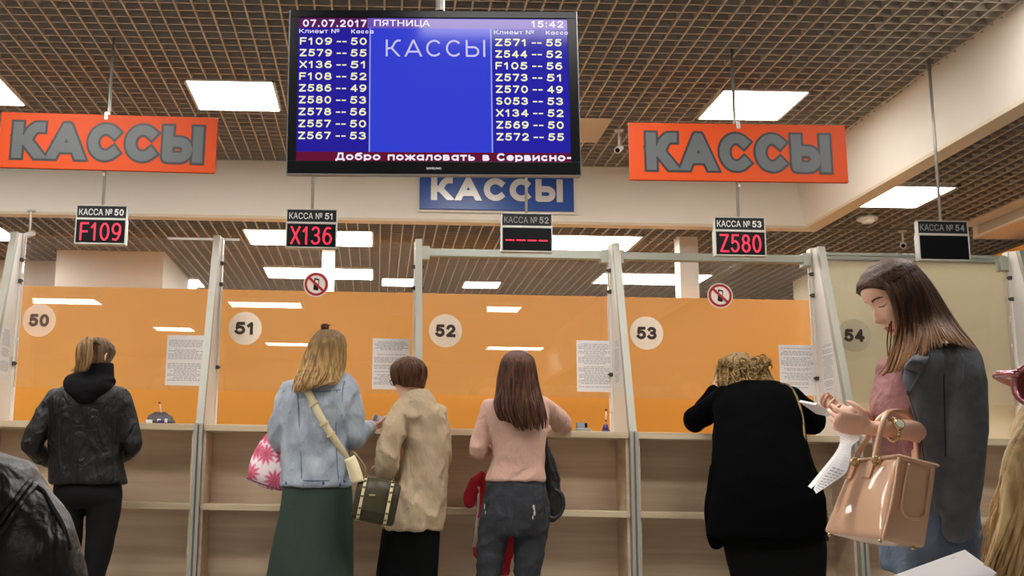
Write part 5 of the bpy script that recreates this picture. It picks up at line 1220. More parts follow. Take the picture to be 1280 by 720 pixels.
# ---------------------------------------------------------------- blond person with sunglasses, near right corner (seated, bent over a paper)
def seated_blond():
    Y = 1.15
    c = at(1432, 592, Y)
    t = thing('person', 'seated person with long blond hair and sunglasses pushed up, cut off by the right edge', 'person', (c.x + 0.32, Y, 0))
    M = head_M(c, 90, 30, 0, 1.0)
    H = V((c.x + 0.33, Y, 0.56))
    bm = B(); head_grid(bm, M); ear(bm, M)
    tube(bm, [tuple(c + V((0.03, 0, -0.07))) + (0.052,), tuple(c + V((0.08, 0, -0.13))) + (0.056,), tuple(c + V((0.13, 0, -0.2))) + (0.07,)])
    tube(bm, [tuple(c + V((0.15, 0, -0.22))) + (0.11,), tuple(H + V((-0.05, 0, 0.1))) + (0.12,), tuple(H) + (0.13,)], 3, 16)
    for s in (-1, 1):
        tube(bm, [tuple(c + V((0.13, s * 0.17, -0.19))) + (0.045,), (c.x + 0.1, Y + s * 0.21, 0.6, 0.038), (c.x - 0.16, Y + s * 0.1 - 0.02, 0.66, 0.027)])
        hand(bm, V((c.x - 0.17, Y + s * 0.1 - 0.02, 0.664)), (-0.9, -s * 0.2, 0.25), (0, 0, 1), s, 0.7, 0.92)
        tube(bm, [tuple(H + V((0, s * 0.1, -0.04))) + (0.08,), (H.x - 0.42, Y + s * 0.12, 0.53, 0.06), (H.x - 0.44, Y + s * 0.12, 0.3, 0.05), (H.x - 0.42, Y + s * 0.12, 0.09, 0.035), (H.x - 0.52, Y + s * 0.12, 0.04, 0.03)], 4, 14)
    finish_body(t, bm, M, 0.007)
    bm = B()
    tube(bm, [tuple(c + V((0.12, 0, -0.175))) + (0.1,), tuple(c + V((0.16, 0, -0.22))) + (0.15,), tuple(H + V((-0.04, 0, 0.1))) + (0.16,), tuple(H) + (0.165,)], 4, 24)
    for s in (-1, 1): tube(bm, [tuple(c + V((0.13, s * 0.16, -0.2))) + (0.06,), (c.x + 0.1, Y + s * 0.21, 0.6, 0.055), (c.x - 0.12, Y + s * 0.11 - 0.02, 0.65, 0.042)], 4, 16)
    cloth('knit_top', bm, mat('oatmeal_knit', rgb(190, 172, 146), 0.9), t, 0.01, 6, 0.004)
    bm = B()
    for s in (-1, 1): tube(bm, [tuple(H + V((0, s * 0.1, -0.02))) + (0.1,), (H.x - 0.4, Y + s * 0.12, 0.55, 0.076), (H.x - 0.445, Y + s * 0.12, 0.5, 0.07), (H.x - 0.44, Y + s * 0.12, 0.3, 0.062), (H.x - 0.42, Y + s * 0.12, 0.1, 0.05)], 5, 16)
    cloth('trousers', bm, mat('blue_jeans', 0), t, 0.012, 5, 0.003)
    hm = hair_mat('light_blond_hair', rgb(158, 118, 72), rgb(228, 196, 142))
    h = obj('hair', cap_part(M, 0.014, 0.05, -0.05, 0.6), hm, t, True)
    bm = B(); g = []
    for dy in (0.02, -0.05, -0.1, -0.12):
        g.append(G(Y, (1330, 505, dy), (1292, 535, dy * 1.1), (1270, 580, dy * 1.2), (1270, 625, dy * 1.25), (1258, 675, dy * 1.2), (1232, 735, dy * 1.1)))
    for dy in (-0.13, -0.14, -0.13):
        g.append(G(Y, (1330 - 300 * (dy + 0.13), 470, dy * 0.5), (1312, 520, dy * 0.9), (1300, 580, dy), (1306, 640, dy), (1300, 700, dy), (1288, 790, dy)))
    g.append(G(Y, (1440, 440, -0.03), (1400, 500, -0.13), (1405, 580, -0.14), (1400, 660, -0.14), (1390, 740, -0.14), (1380, 830, -0.13)))
    locks(bm, g, 220, 0.0055, 61, 0.006, ends=0.3)
    rn = random.Random(9)
    for k in range(26):
        u0 = 1262 + rn.random() * 25; v0 = 545 + rn.random() * 90
        tube(bm, [tuple(at(u0, v0, Y - 0.1)) + (0.0009,), tuple(at(u0 - 12 - rn.random() * 14, v0 + 50, Y - 0.11)) + (0.0008,), tuple(at(u0 - 20 - rn.random() * 30, v0 + 100 + 30 * rn.random(), Y - 0.11)) + (0.0005,)], 5, 5)
    obj('long_hair', bm, hm, h, True)
    # sunglasses pushed up on the head
    fr = mat('rose_metal_frame', rgb(190, 120, 128), 0.2, 0.7); le = mat('brown_lens', rgb(104, 52, 36), 0.08, var=0.3, scale=(20, 20, 20), spec=0.7)
    e = at(1306, 482, Y - 0.07)
    ux, uy, uz = V((0.2, -0.97, 0)).normalized(), V((-0.93, -0.2, 0.3)).normalized(), V((0.3, 0.05, 0.95)).normalized()
    bm = B(); lens = []
    for s in (0, 1):
        o0 = e + ux * (0.012 - 0.066 * s) * -1
        o0 = e + V((0.012, 0.0, 0)) + V((0.10 * s, 0.06 * s, 0.0)) if s else e
        n = 24
        def rp_(q, sx, sz, dd): return o0 + V((1, -0.25, 0)).normalized() * (math.copysign(abs(math.cos(q)) ** 0.7, math.cos(q)) * sx) + V((0.04, 0.1, 1)).normalized() * (math.copysign(abs(math.sin(q)) ** 0.8, math.sin(q)) * sz) + V((-0.3, -0.95, 0)) * (dd + 0.006 * math.cos(q) ** 2 * -1)
        pts = [rp_(2 * math.pi * k / n, 0.026, 0.0205, 0.0) for k in range(n + 1)]
        tube(bm, [tuple(p) + (0.0035,) for p in pts], 1, 8)
        bl = B(); prism(bl, [rp_(2 * math.pi * k / n, 0.025, 0.0195, 0.001) for k in range(n)], V((0.3, 0.95, 0)) * 0.002); lens.append(bl)
    tube(bm, [tuple(e + V((0.02, 0, 0.01))) + (0.003,), tuple(e + V((0.06, 0.03, 0.016))) + (0.003,), tuple(e + V((0.1, 0.055, 0.01))) + (0.003,)], 3, 8)
    tube(bm, [tuple(e + V((-0.024, 0.006, 0.012))) + (0.004,), tuple(e + V((-0.02, 0.05, 0.014))) + (0.0035,), tuple(e + V((0.05, 0.1, 0.0))) + (0.003,)], 3, 8)
    sg = obj('sunglasses', bm, fr, t, True); [obj('lens', q, le, sg) for q in lens]
    shoes(t, [(H.x - 0.44, Y - 0.12), (H.x - 0.44, Y + 0.12)], M_SHOE, 90)
    stool(H.x, Y, 'grey stool under the blond person at the right edge')
    # the paper on the lap
    p = thing('paper_sheet', 'white printed sheet at the bottom edge below the nude handbag', 'paper', tuple(at(1190, 730, 1.0)))
    A = [at(1098, 726, 0.98), at(1206, 687, 1.1), at(1246, 716, 0.98), at(1150, 800, 0.86)]
    nrm = (A[1] - A[0]).cross(A[2] - A[0]).normalized(); nrm = nrm if nrm.z > 0 else -nrm
    bm = B(); prism(bm, A, -nrm * 0.0015); obj('sheet', bm, M_PAPER, p)
    bm = B()
    rn = random.Random(3)
    for k in range(9):
        f = 0.12 + k * 0.085; q = 0.1
        while q < 0.82:
            l = 0.03 + 0.06 * rn.random()
            P = lambda a, b: A[0].lerp(A[1], a).lerp(A[3].lerp(A[2], a), b) + nrm * 0.0004
            prism(bm, [P(q, f), P(q + l, f), P(q + l, f + 0.022), P(q, f + 0.022)], nrm * 0.0002); q += l + 0.02 + (0.1 if rn.random() < 0.15 else 0)
    obj('print', bm, M_INK, p)
seated_blond()

# ================================================================ BAGS AND THINGS HELD
def hexa(bm, c8, n=8, bulge=0.0):
    """closed box surface through eight corners (a,b,c,d bottom; e,f,g,h top), gently bulged"""
    a, b, c, d, e, f, g, h = [V(p) for p in c8]
    cen = sum((a, b, c, d, e, f, g, h), V((0, 0, 0))) / 8
    for q in ((a, b, c, d), (e, f, g, h), (a, b, f, e), (b, c, g, f), (c, d, h, g), (d, a, e, h)):
        gr = []
        for i in range(n + 1):
            row = []
            for j in range(n + 1):
                u, v = i / n, j / n
                p = q[0].lerp(q[1], u).lerp(q[3].lerp(q[2], u), v)
                k = 16 * u * (1 - u) * v * (1 - v)
                row.append(bm.verts.new(p + (sum(q, V((0, 0, 0))) / 4 - cen).normalized() * bulge * k))
            gr.append(row)
        for i in range(n):
            for j in range(n): bm.faces.new((gr[i][j], gr[i + 1][j], gr[i + 1][j + 1], gr[i][j + 1]))
    bmesh.ops.remove_doubles(bm, verts=bm.verts[:], dist=1e-5)
    return bm

# nude patent handbag on the forearm
PY = 3.3
t = thing('handbag', 'glossy nude patent handbag hanging on the forearm of the woman in the grey blazer', 'handbag', tuple(at(1100, 680, PY)))
pat = mat('nude_patent', rgb(212, 168, 134), 0.4, var=0.04, scale=(5, 5, 5), coat=0.6, spec=0.3, bump=0.08, bscale=14)
gold = MATS['pale_gold_metal']
A1, B1, C1 = at(1104, 674, PY - 0.06), at(1028, 665, PY + 0.16), at(1157, 686, PY + 0.04)
A2, B2, C2 = at(1124, 571, PY - 0.03), at(1064, 577, PY + 0.14), at(1172, 583, PY + 0.03)
D1, D2 = B1 + (C1 - A1), B2 + (C2 - A2)
bm = hexa(B(), [B1, A1, C1, D1, B2, A2, C2, D2], 8, 0.012)
me = modded(bm, [('BEVEL', dict(width=0.012, segments=3, limit_method='ANGLE', angle_limit=R(50)))]); bag = from_mesh('bag_body', me, pat, t, True)
for p, q in ((B1, 0.12), (A1, 0.0)):
    pass
def onface(p0, p1, p2, p3, u, v, off):
    p = p0.lerp(p1, u).lerp(p3.lerp(p2, u), v); n = (p1 - p0).cross(p3 - p0).normalized()
    if n.dot(CAMP - p) < 0: n = -n
    return p + n * off
bm = B()   # stitched tabs under the front handle and the arched tab on the side
for u in (0.12, 0.5):
    prism(bm, [onface(B2, A2, A1, B1, u + a, b, 0.007) for a, b in ((-0.07, 0.03), (0.07, 0.03), (0.07, 0.26), (-0.07, 0.26))], (A1 - C1).normalized() * 0.006)
obj('handle_tab', bm, pat, t)
bm = B(); pts = []
for k in range(25):
    q = k / 24.0
    if q < 0.4: a, b = 0.2, 0.08 + q / 0.4 * 0.5
    elif q < 0.6: w = (q - 0.4) / 0.2 * math.pi; a, b = 0.5 - 0.3 * math.cos(w), 0.58 + 0.12 * math.sin(w)
    else: a, b = 0.8, 0.58 - (q - 0.6) / 0.4 * 0.5
    pts.append(onface(A2, C2, C1, A1, a, b, 0.011))
tube(bm, [tuple(p) + (0.006,) for p in pts], 1, 8); obj('side_tab', bm, pat, t, True)
bm = B(); tube(bm, [tuple(p + V((0, 0, 0.002))) + (0.006,) for p in (B2, A2, C2, D2, B2)], 1, 8); tube(bm, [tuple(p) + (0.0055,) for p in (A2.lerp(A1, 0.02), A2.lerp(A1, 0.5) - V((0, 0.011, 0)), A1)], 3, 8); obj('edge_piping', bm, pat, t, True)
arm = at(1116, 518, PY + 0.08)
for (u0, u1, face, dyy) in ((0.12, 0.5, 0, 0.0),):
    pass
L = onface(B2, A2, A1, B1, 0.5, 0.06, 0.012)
bm = B(); tube(bm, [tuple(at(1093, 576, PY + 0.03)) + (0.0085,), tuple(at(1097, 555, PY + 0.04)) + (0.0088,), tuple(at(1104, 527, PY + 0.05)) + (0.0088,), tuple(at(1111, 516, PY + 0.1)) + (0.0088,), tuple(at(1128, 515, PY + 0.18)) + (0.0088,), tuple(at(1140, 527, PY + 0.2)) + (0.0088,), tuple(at(1145, 550, PY + 0.2)) + (0.0088,), tuple(at(1147, 584, PY + 0.18)) + (0.0085,)], 5, 12)
obj('handle', bm, pat, t, True)
bm = B(); tube(bm, [tuple(at(1068, 578, PY + 0.13)) + (0.0085,), tuple(at(1075, 562, PY + 0.13)) + (0.0088,), tuple(at(1089, 540, PY + 0.1)) + (0.0088,), tuple(at(1101, 522, PY + 0.1)) + (0.0088,), tuple(at(1118, 514, PY + 0.16)) + (0.0088,), tuple(at(1134, 524, PY + 0.22)) + (0.0088,), tuple(at(1141, 548, PY + 0.24)) + (0.0088,), tuple(at(1144, 588, PY + 0.22)) + (0.0085,)], 5, 12)
obj('handle', bm, pat, t, True)
for (u, v, y) in ((1094, 576, PY + 0.015), (1068, 578, PY + 0.11)):
    bm = B(); p = at(u, v, y); tube(bm, [tuple(p + V((math.cos(q) * 0.011, -0.004, math.sin(q) * 0.011))) + (0.003,) for q in [k * math.pi / 8 for k in range(17)]], 1, 8); ball(bm, p + V((0.012, -0.006, 0.006)), 0.005); obj('handle_ring', bm, gold, t, True)
for p in (B1.lerp(A1, 0.12), B1.lerp(A1, 0.95), B1.lerp(D1, 0.6).lerp(A1, 0.3), C1.lerp(A1, 0.3)):
    bm = B(); ball(bm, p + V((0, 0, -0.006)), 0.006, 0.006, 0.006, 10, 8); obj('foot_stud', bm, gold, t, True)

# phone in her far hand
t = thing('phone', 'white phone held in front of the woman in the grey blazer', 'phone', tuple(at(1020, 512, 3.58)))
c = at(1021, 511, 3.58); ax = (at(1033, 519, 3.58) - at(1009, 502.5, 3.58)).normalized(); ay = V((0, 1, 0.15)).normalized(); an_ = ax.cross(ay).normalized()
an_ = an_ if an_.z > 0 else -an_
def slab(bm, c, ax, ay, an, w, l, h, bev=0.002):
    box(bm, -w / 2, w / 2, -l / 2, l / 2, -h / 2, h / 2, bev)
    bm.transform(Matrix((tuple(ax) + (0,), tuple(ay) + (0,), tuple(an) + (0,), (0, 0, 0, 1))).transposed()); bm.transform(Matrix.Translation(c)); return bm
obj('case', slab(B(), c, ax, ay, an_, 0.072, 0.142, 0.009, 0.003), mat('phone_white', rgb(226, 222, 218), 0.3), t)
obj('display', slab(B(), c + an_ * 0.0047, ax, ay, an_, 0.064, 0.12, 0.0006, 0.0), M_BLACK_GLOSS, t)
# papers she holds
def sheet(label, rows, th=0.0012, prints=True):
    o0 = thing('paper_sheet', label, 'paper', tuple(at(*rows[-1][0])))
    g = catmull([list(at(*a)) + list(at(*b)) for a, b in rows], 5)
    L_ = [V(r[:3]) for r in g]; R_ = [V(r[3:]) for r in g]
    bm = B(); rs = []
    for l, r in zip(L_, R_):
        n = V((0.3, 1, 0.2)).normalized() * th
        rs.append([l, l.lerp(r, 0.5) + V((0, -0.004, 0)), r, r + n, l.lerp(r, 0.5) + V((0, -0.004, 0)) + n, l + n])
    rings(bm, rs); s_ = obj('sheet', bm, M_PAPER, o0, False)
    if prints:
        bm = B(); k0 = int(len(L_) * 0.5)
        for i in range(k0, len(L_) - 1, 1):
            for (a, b) in ((0.18, 0.38), (0.44, 0.6), (0.66, 0.84)):
                q = [L_[i].lerp(R_[i], a), L_[i].lerp(R_[i], b), L_[i].lerp(L_[i + 1], 0.4).lerp(R_[i].lerp(R_[i + 1], 0.4), b), L_[i].lerp(L_[i + 1], 0.4).lerp(R_[i].lerp(R_[i + 1], 0.4), a)]
                prism(bm, [p + V((0, -0.0065, 0)) for p in q], (0, 0.0005, 0))
        obj('print', bm, M_INK, o0)
Yp = 3.42
sheet('folded white sheet gripped in the fingers of the woman in the grey blazer', [((1030, 514, Yp + 0.08), (1053, 524, Yp + 0.02)), ((1044, 530, Yp + 0.06), (1074, 546, Yp)), ((1050, 548, Yp + 0.06), (1066, 556, Yp)), ((1044, 566, Yp + 0.05), (1053, 572, Yp)), ((1010, 608, Yp + 0.05), (1014, 611, Yp))], prints=False)
sheet('white printed sheet hanging below the phone hands, in front of the nude handbag', [((1054, 556, Yp - 0.02), (1065, 552, Yp - 0.06)), ((1048, 567, Yp - 0.02), (1063, 568, Yp - 0.06)), ((1036, 582, Yp - 0.02), (1058, 590, Yp - 0.06)), ((1022, 600, Yp - 0.02), (1040, 604, Yp - 0.06)), ((1017, 612, Yp - 0.02), (1020, 617, Yp - 0.06))])

# pink floral bag on the denim woman's left arm
fm = bpy.data.materials.new('pink_flower_print'); fm.use_nodes = True
nt = fm.node_tree; b_ = nt.nodes['Principled BSDF']; b_.inputs['Roughness'].default_value = 0.7
tc = nt.nodes.new('ShaderNodeTexCoord'); sep = nt.nodes.new('ShaderNodeSeparateXYZ'); cmb = nt.nodes.new('ShaderNodeCombineXYZ')
nt.links.new(tc.outputs['Object'], sep.inputs[0]); nt.links.new(sep.outputs['X'], cmb.inputs['X']); nt.links.new(sep.outputs['Z'], cmb.inputs['Y'])
vo = nt.nodes.new('ShaderNodeTexVoronoi'); vo.voronoi_dimensions = '2D'; vo.inputs['Scale'].default_value = 9.5; vo.inputs['Randomness'].default_value = 0.75
nt.links.new(cmb.outputs[0], vo.inputs['Vector'])
sc_ = nt.nodes.new('ShaderNodeVectorMath'); sc_.operation = 'SUBTRACT'; nt.links.new(cmb.outputs[0], sc_.inputs[0])
dv = nt.nodes.new('ShaderNodeVectorMath'); dv.operation = 'SCALE'; dv.inputs['Scale'].default_value = 1.0; nt.links.new(vo.outputs['Position'], dv.inputs[0]); nt.links.new(dv.outputs[0], sc_.inputs[1])
sp2 = nt.nodes.new('ShaderNodeSeparateXYZ'); nt.links.new(sc_.outputs[0], sp2.inputs[0])
an2 = nt.nodes.new('ShaderNodeMath'); an2.operation = 'ARCTAN2'; nt.links.new(sp2.outputs['Y'], an2.inputs[0]); nt.links.new(sp2.outputs['X'], an2.inputs[1])
mm = nt.nodes.new('ShaderNodeMath'); mm.operation = 'MULTIPLY'; mm.inputs[1].default_value = 11.0; nt.links.new(an2.outputs[0], mm.inputs[0])
sn = nt.nodes.new('ShaderNodeMath'); sn.operation = 'SINE'; nt.links.new(mm.outputs[0], sn.inputs[0])
ma = nt.nodes.new('ShaderNodeMath'); ma.operation = 'MULTIPLY_ADD'; ma.inputs[1].default_value = 0.11; nt.links.new(sn.outputs[0], ma.inputs[0]); nt.links.new(vo.outputs['Distance'], ma.inputs[2])
rp = nt.nodes.new('ShaderNodeValToRGB'); cr = rp.color_ramp
cr.elements[0].position = 0.0; cr.elements[0].color = rgb(150, 40, 76); cr.elements[1].position = 0.62; cr.elements[1].color = rgb(240, 226, 226)
for p_, c_ in ((0.1, rgb(214, 110, 120)), (0.2, rgb(196, 62, 104)), (0.42, rgb(222, 130, 158)), (0.52, rgb(238, 214, 220))): e_ = cr.elements.new(p_); e_.color = c_
nt.links.new(ma.outputs[0], rp.inputs[0]); nt.links.new(rp.outputs[0], b_.inputs['Base Color'])
t = thing('tote_bag', 'white fabric bag printed with pink flowers hanging behind the denim sleeve', 'bag', tuple(at(335, 610, 6.12)))
q = [(310, 598), (357, 614), (366, 556), (334, 538)]
bm = hexa(B(), [at(309, 597, 6.05), at(357, 613, 6.05), at(357, 613, 6.2), at(309, 597, 6.2), at(334, 541, 6.09), at(362, 548, 6.09), at(362, 548, 6.15), at(334, 541, 6.15)], 8, 0.025)
me = modded(bm, [('SMOOTH', dict(factor=0.5, iterations=2))]); from_mesh('bag_body', me, fm, t, True)
bm = B(); tubepx(bm, [(338, 545, 6.1, 1.1), (343, 520, 6.1, 1.1), (352, 515, 6.12, 1.1), (360, 525, 6.1, 1.1), (360, 552, 6.1, 1.1)], 4, 8); obj('handle', bm, mat('bag_handle_pink', rgb(196, 120, 140), 0.7), t, True)
bm = B(); tubepx(bm, [(309, 598, 6.04, 0.9), (330, 606, 6.02, 0.9), (357, 614, 6.04, 0.9)], 4, 8); obj('bottom_piping', bm, mat('bag_piping', rgb(110, 60, 80), 0.7), t, True)

# olive shoulder bag with cream straps
t = thing('shoulder_bag', 'olive green barrel bag with cream straps, hanging between the denim jacket and the beige coat', 'bag', tuple(at(470, 655, 5.86)))
ol = mat('olive_leather', rgb(52, 48, 31), 0.45, spec=0.3, var=0.12, scale=(12, 12, 12), bump=0.15, bscale=60)
cs = mat('cream_strap', rgb(208, 194, 156), 0.55, var=0.04, scale=(10, 10, 10))
yb = 5.8
bm = B(); lo = []
c0, c1 = at(444, 621, yb), at(496, 632, yb)
axd = (c1 - c0).normalized(); up_ = V((-axd.z, 0, axd.x)); up_ = up_ if up_.z > 0 else -up_
def bagring(f, k, off=0.0, frac=(0, 1)):
    c = c0.lerp(c1, f); out = []
    for j in range(36):
        a = frac[0] * 2 * math.pi + (frac[1] - frac[0]) * 2 * math.pi * j / (36 if frac == (0, 1) else 35)
        rx, rz = 0.075 + off, 0.112 + off
        ct, st = math.cos(a), math.sin(a)
        out.append(c + V((0, 1, 0)) * (rx * k * math.copysign(abs(ct) ** 0.75, ct)) + up_ * (rz * k * math.copysign(abs(st) ** 0.75, st)))
    return out
rings(bm, [bagring(f, k) for f, k in ((-0.01, 0.82), (0.0, 0.92), (0.04, 1.0), (0.3, 1.02), (0.7, 1.02), (0.96, 1.0), (1.0, 0.92), (1.01, 0.82))])
obj('bag_body', bm, ol, t, True)
bm = B(); fr_ = (0.2, 0.56)
rings(bm, [bagring(f, 1.03, 0.004, fr_) for f in (0.12, 0.5, 0.88)], cap=False, closed=False)
me = modded(bm, [('SOLIDIFY', dict(thickness=0.006))]); from_mesh('flap', me, mat('olive_leather_flap', rgb(60, 55, 36), 0.42, spec=0.3, bump=0.12, bscale=60), t, True)
for f in (0.16, 0.8):
    bm = B(); rings(bm, [bagring(f + d, 1.045, 0.004, (0.15, 0.78)) for d in (-0.035, 0.035)], cap=False, closed=False)
    me = modded(bm, [('SOLIDIFY', dict(thickness=0.005))]); st_ = from_mesh('cream_band', me, cs, t, True)
    bm = B()
    for i in range(4, 34, 3):
        p = bagring(f, 1.06, 0.006, (0.15, 0.78))[i]; ball(bm, p, 0.008, 0.004, 0.006, 8, 6)
    obj('band_stitches', bm, mat('band_brown_stitch', rgb(96, 84, 54), 0.7), st_, True)
bm = B(); p = at(465, 619, yb - 0.085); box(bm, p.x - 0.016, p.x + 0.016, p.y - 0.002, p.y + 0.004, p.z - 0.005, p.z + 0.005, 0.001); obj('gold_plate', bm, gold, t)
bm = B(); tubepx(bm, [(455, 600, yb, 1.6), (456, 585, yb, 1.6), (446, 570, yb, 1.6), (440, 566, yb + 0.01, 1.6), (438, 580, yb + 0.02, 1.6)], 5, 10); obj('handle', bm, mat('handle_tan', rgb(120, 104, 72), 0.5), t, True)
bm = B(); pts = drape(JD, [(384, 488), (392, 504), (400, 520), (410, 537), (420, 552), (429, 566), (434, 576)], 0.012)
pts += [at(438, 585, pts[-1].y - 0.005), at(443, 600, yb - 0.03)]
strip(bm, pts, 0.04, 0.005); obj('shoulder_strap', bm, cs, t, True)
bm = B(); strip(bm, [at(437, 572, yb - 0.055), at(443, 586, yb - 0.065), at(448, 603, yb - 0.07)], 0.062, 0.006); obj('strap_tab', bm, cs, t, True)
bm = B()
for (u, v) in ((392, 504.5), (405, 529), (414, 543)):
    p = drape(JD, [(u, v)], 0.018)[0]
    d = (at(u + 9, v + 16, p.y) - at(u, v, p.y)).normalized(); n = V((0, -1, 0)); s_ = d.cross(n).normalized()
    prism(bm, [p + s_ * 0.026 - d * 0.006, p - s_ * 0.026 - d * 0.006, p - s_ * 0.026 + d * 0.006, p + s_ * 0.026 + d * 0.006], (0, -0.004, 0))
obj('strap_keeper', bm, mat('cream_keeper', rgb(208, 188, 138), 0.5), t)

# card in the denim woman's hand
t = thing('card', 'grey printed card held out between the denim sleeve and the beige coat', 'card', tuple(at(475, 525, 6.36)))
c = at(475, 525.5, 6.36); ax = (at(483, 529, 6.36) - at(466, 523, 6.36)).normalized(); ay = V((0.1, 0.5, 0.85)).normalized(); an3 = ax.cross(ay).normalized(); ay = an3.cross(ax)
obj('card_body', slab(B(), c, ax, ay, an3, 0.09, 0.056, 0.0015, 0.0005), mat('card_grey', rgb(136, 138, 156), 0.4), t)
obj('card_strip', slab(B(), c + ax * -0.03, ax, ay, an3, 0.02, 0.05, 0.0019, 0.0), mat('card_strip_dark', rgb(52, 48, 58), 0.4), t)

# black bag slung at the right hip of the pink sweater
t = thing('backpack', 'black backpack slung at the right hip of the woman in the pink sweater', 'bag', tuple(at(692, 650, 6.08)))
bk = mat('black_nylon', rgb(18, 18, 20), 0.6, bump=0.3, bscale=90)
bm = B(); tubepx(bm, [(682, 562, 6.1, 5), (687, 585, 6.12, 9), (689, 610, 6.14, 11.5), (690, 635, 6.14, 11), (690, 646, 6.14, 7)], 5, 18, flat=(V((0, 1, 0)), 1.1)); cloth('bag_body', bm, bk, t, 0.008, 4, 0.005, 12)
bm = B(); tubepx(bm, [(694, 612, 6.02, 2.2), (702, 618, 6.0, 2.4), (704, 632, 6.0, 2.6), (699, 644, 6.0, 2.6), (690, 648, 6.0, 2.4), (684, 640, 6.02, 2.2), (686, 628, 6.04, 2.0)], 5, 10, flat=(V((0, 1, 0)), 1.0)); obj('strap_loop', bm, bk, t, True)
bm = B(); tubepx(bm, [(681, 520, 6.08, 1.6), (682, 545, 6.03, 2.2), (686, 575, 6.02, 2.2), (694, 600, 6.02, 2.2)], 5, 8); obj('shoulder_strap', bm, bk, t, True)
bm = B(); p = at(694, 592, 6.0); tube(bm, [tuple(p + V((math.cos(q) * 0.012, 0, math.sin(q) * 0.014))) + (0.003,) for q in [k * math.pi / 6 for k in range(13)]], 1, 6); obj('buckle', bm, M_BLACK_GLOSS, t, True)

# red jacket carried in front of the jeans
t = thing('red_jacket', 'red jacket with a white stripe hanging in front of the dark jeans', 'jacket', tuple(at(605, 715, 6.3)))
rd = mat('red_cloth', rgb(186, 18, 34), 0.75, var=0.12, scale=(8, 8, 8), fold=0.6)
bm = B()
tubepx(bm, [(603, 597, 6.27, 8), (594, 606, 6.27, 9), (588, 622, 6.27, 8), (586, 630, 6.27, 6)], 4, 14, flat=(V((0, 1, 0)), 0.5))
tubepx(bm, [(606, 600, 6.28, 9), (606, 640, 6.28, 10), (603, 670, 6.27, 11), (598, 692, 6.27, 8)], 4, 14, flat=(V((0, 1, 0)), 0.5))
tubepx(bm, [(630, 600, 6.29, 16), (632, 650, 6.29, 14), (634, 690, 6.29, 8), (631, 715, 6.29, 6)], 4, 14, flat=(V((0, 1, 0)), 0.4))
rj = cloth('jacket_cloth', bm, rd, t, 0.008, 4, 0.007, 11)
bm = B(); strip(bm, drape(rj, [(598.5, 608), (598, 625), (597, 642), (595, 660), (594, 676)], 0.004), 0.014, 0.002); obj('white_stripe', bm, mat('stripe_white', rgb(216, 200, 190), 0.8), t, True)
bm = B(); strip(bm, drape(rj, [(601, 648), (598, 662), (594, 676), (592, 684)], 0.006), 0.026, 0.003); obj('grey_lining', bm, mat('lining_grey', rgb(178, 166, 156), 0.85, var=0.25, scale=(40, 40, 40)), t, True)

# crossbody strap on the black jacket
t = thing('shoulder_strap_bag', 'small black bag on a thin gold strap over the right shoulder in black', 'bag', tuple(at(1020, 660, 6.2)))
bm = B(); pts = drape(JB, [(976, 479), (986, 482), (994, 492), (1000, 508), (1004, 525), (1006, 545)], 0.01); strip(bm, pts + [at(1012, 580, pts[-1].y), at(1024, 625, 6.0)], 0.012, 0.004); obj('strap', bm, mat('gold_olive_strap', rgb(120, 100, 56), 0.45, 0.3), t, True)
bm = hexa(B(), [at(1016, 675, 6.1), at(1036, 676, 6.1), at(1036, 676, 6.2), at(1016, 675, 6.2), at(1018, 630, 6.1), at(1032, 630, 6.1), at(1032, 630, 6.2), at(1018, 630, 6.2)], 5, 0.01); obj('bag_body', bm, mat('black_bag_leather', rgb(18, 17, 18), 0.4), t, True)

# small things on the worktops
zt = 1.175
def pen_stand(x, y, label):
    t = thing('pen_holder', label, 'pen holder', (x, y, zt))
    pu = mat('purple_plastic', rgb(62, 40, 110), 0.35)
    bm = B(); cyl(bm, (x, y, zt), (x, y, zt + 0.018), 0.03, 0.026, 20); cyl(bm, (x, y, zt + 0.018), (x, y, zt + 0.05), 0.02, 0.014, 18); obj('base', bm, pu, t, True)
    bm = B(); cyl(bm, (x, y, zt + 0.045), (x + 0.005, y, zt + 0.135), 0.0045, 0.0045, 10); obj('pen', bm, mat('pen_clear', rgb(230, 190, 170), 0.3), t, True)
    bm = B(); ball(bm, V((x + 0.005, y, zt + 0.14)), 0.008); ball(bm, V((x + 0.003, y, zt + 0.075)), 0.007); obj('pen_cap', bm, mat('pen_red', rgb(150, 30, 40), 0.4), t, True)
    bm = B(); tube(bm, [(x + 0.006, y, zt + 0.13, 0.0012), (x + 0.03, y + 0.01, zt + 0.128, 0.0012), (x + 0.05, y + 0.02, zt + 0.125, 0.0012)], 3, 6); obj('cord', bm, M_ALU_DARK, t, True)
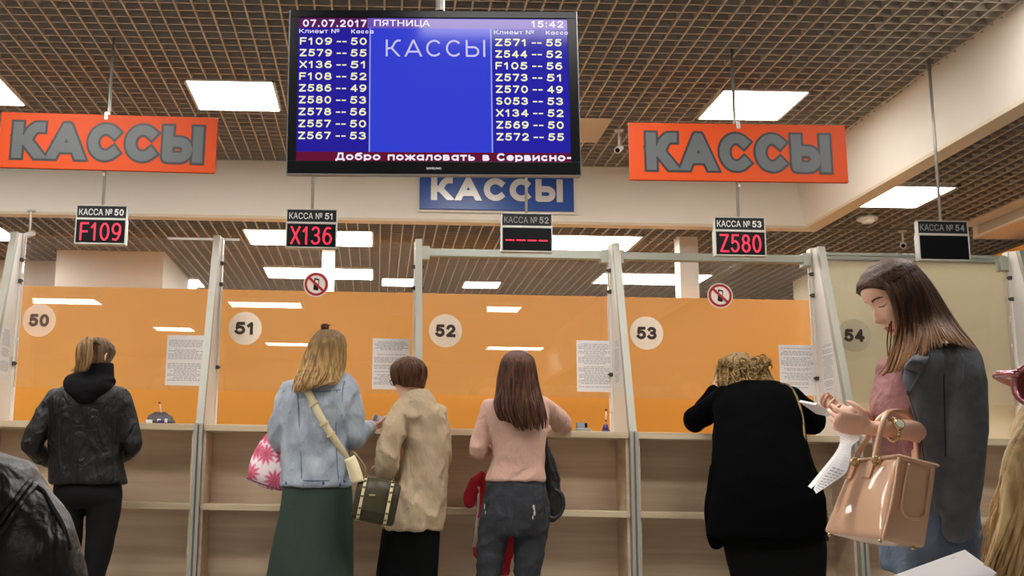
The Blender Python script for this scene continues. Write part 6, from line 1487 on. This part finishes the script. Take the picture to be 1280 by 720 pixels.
def desk_reader(x, y, label):
    t = thing('card_reader', label, 'card reader', (x, y, zt))
    bm = B(); box(bm, x - 0.046, x + 0.046, y - 0.035, y + 0.035, zt, zt + 0.022, 0.004); obj('base', bm, mat('reader_grey', rgb(150, 148, 138), 0.5), t)
    bm = B(); prism(bm, [(x - 0.033, y + 0.03, zt + 0.022), (x - 0.033, y - 0.02, zt + 0.022), (x - 0.033, y + 0.0, zt + 0.058), (x - 0.033, y + 0.03, zt + 0.058)], (0.062, 0, 0)); obj('head', bm, mat('reader_blue_grey', rgb(92, 94, 112), 0.4), t)
    bm = B(); box(bm, x + 0.012, x + 0.026, y - 0.022, y + 0.0, zt + 0.03, zt + 0.055, 0.002); obj('slot', bm, M_BLACK, t)
p = at(728, 535, 6.62); desk_reader(p.x, 6.62, 'small grey device on the counter beside the elbow of the pink sweater')
p = at(757, 535, 6.66); pen_stand(p.x, 6.66, 'purple pen holder with a red-capped pen on the counter under window 52')
p = at(200, 527, 6.62)
t = thing('desk_bell_box', 'small dark device with purple buttons on the counter right of the black leather jacket', 'device', (p.x, 6.62, zt))
bm = B(); rings(bm, [[(p.x + a * k, 6.62 + b * k, zt + h_) for a, b in ((-0.08, -0.05), (0.085, -0.05), (0.085, 0.05), (-0.08, 0.05))] for k, h_ in ((1, 0), (1, 0.018), (0.75, 0.055), (0.35, 0.075))]); obj('housing', bm, mat('device_dark', rgb(62, 54, 58), 0.4), t)
bm = B(); box(bm, p.x - 0.075, p.x - 0.035, 6.555, 6.572, zt + 0.004, zt + 0.024, 0.003); box(bm, p.x - 0.005, p.x + 0.016, 6.555, 6.572, zt + 0.012, zt + 0.03, 0.003); box(bm, p.x + 0.04, p.x + 0.055, 6.555, 6.572, zt + 0.008, zt + 0.032, 0.003); obj('white_label', bm, M_PAPER, t)
bm = B(); box(bm, p.x + 0.0, p.x + 0.038, 6.553, 6.571, zt + 0.002, zt + 0.024, 0.003); obj('purple_button', bm, mat('purple_plastic', 0), t)
bm = B(); cyl(bm, (p.x + 0.012, 6.6, zt + 0.05), (p.x - 0.004, 6.6, zt + 0.125), 0.004, 0.004, 10); obj('pen', bm, mat('pen_clear', 0), t, True)
bm = B(); ball(bm, V((p.x - 0.004, 6.6, zt + 0.13)), 0.008); obj('pen_cap', bm, mat('pen_red', 0), t, True)
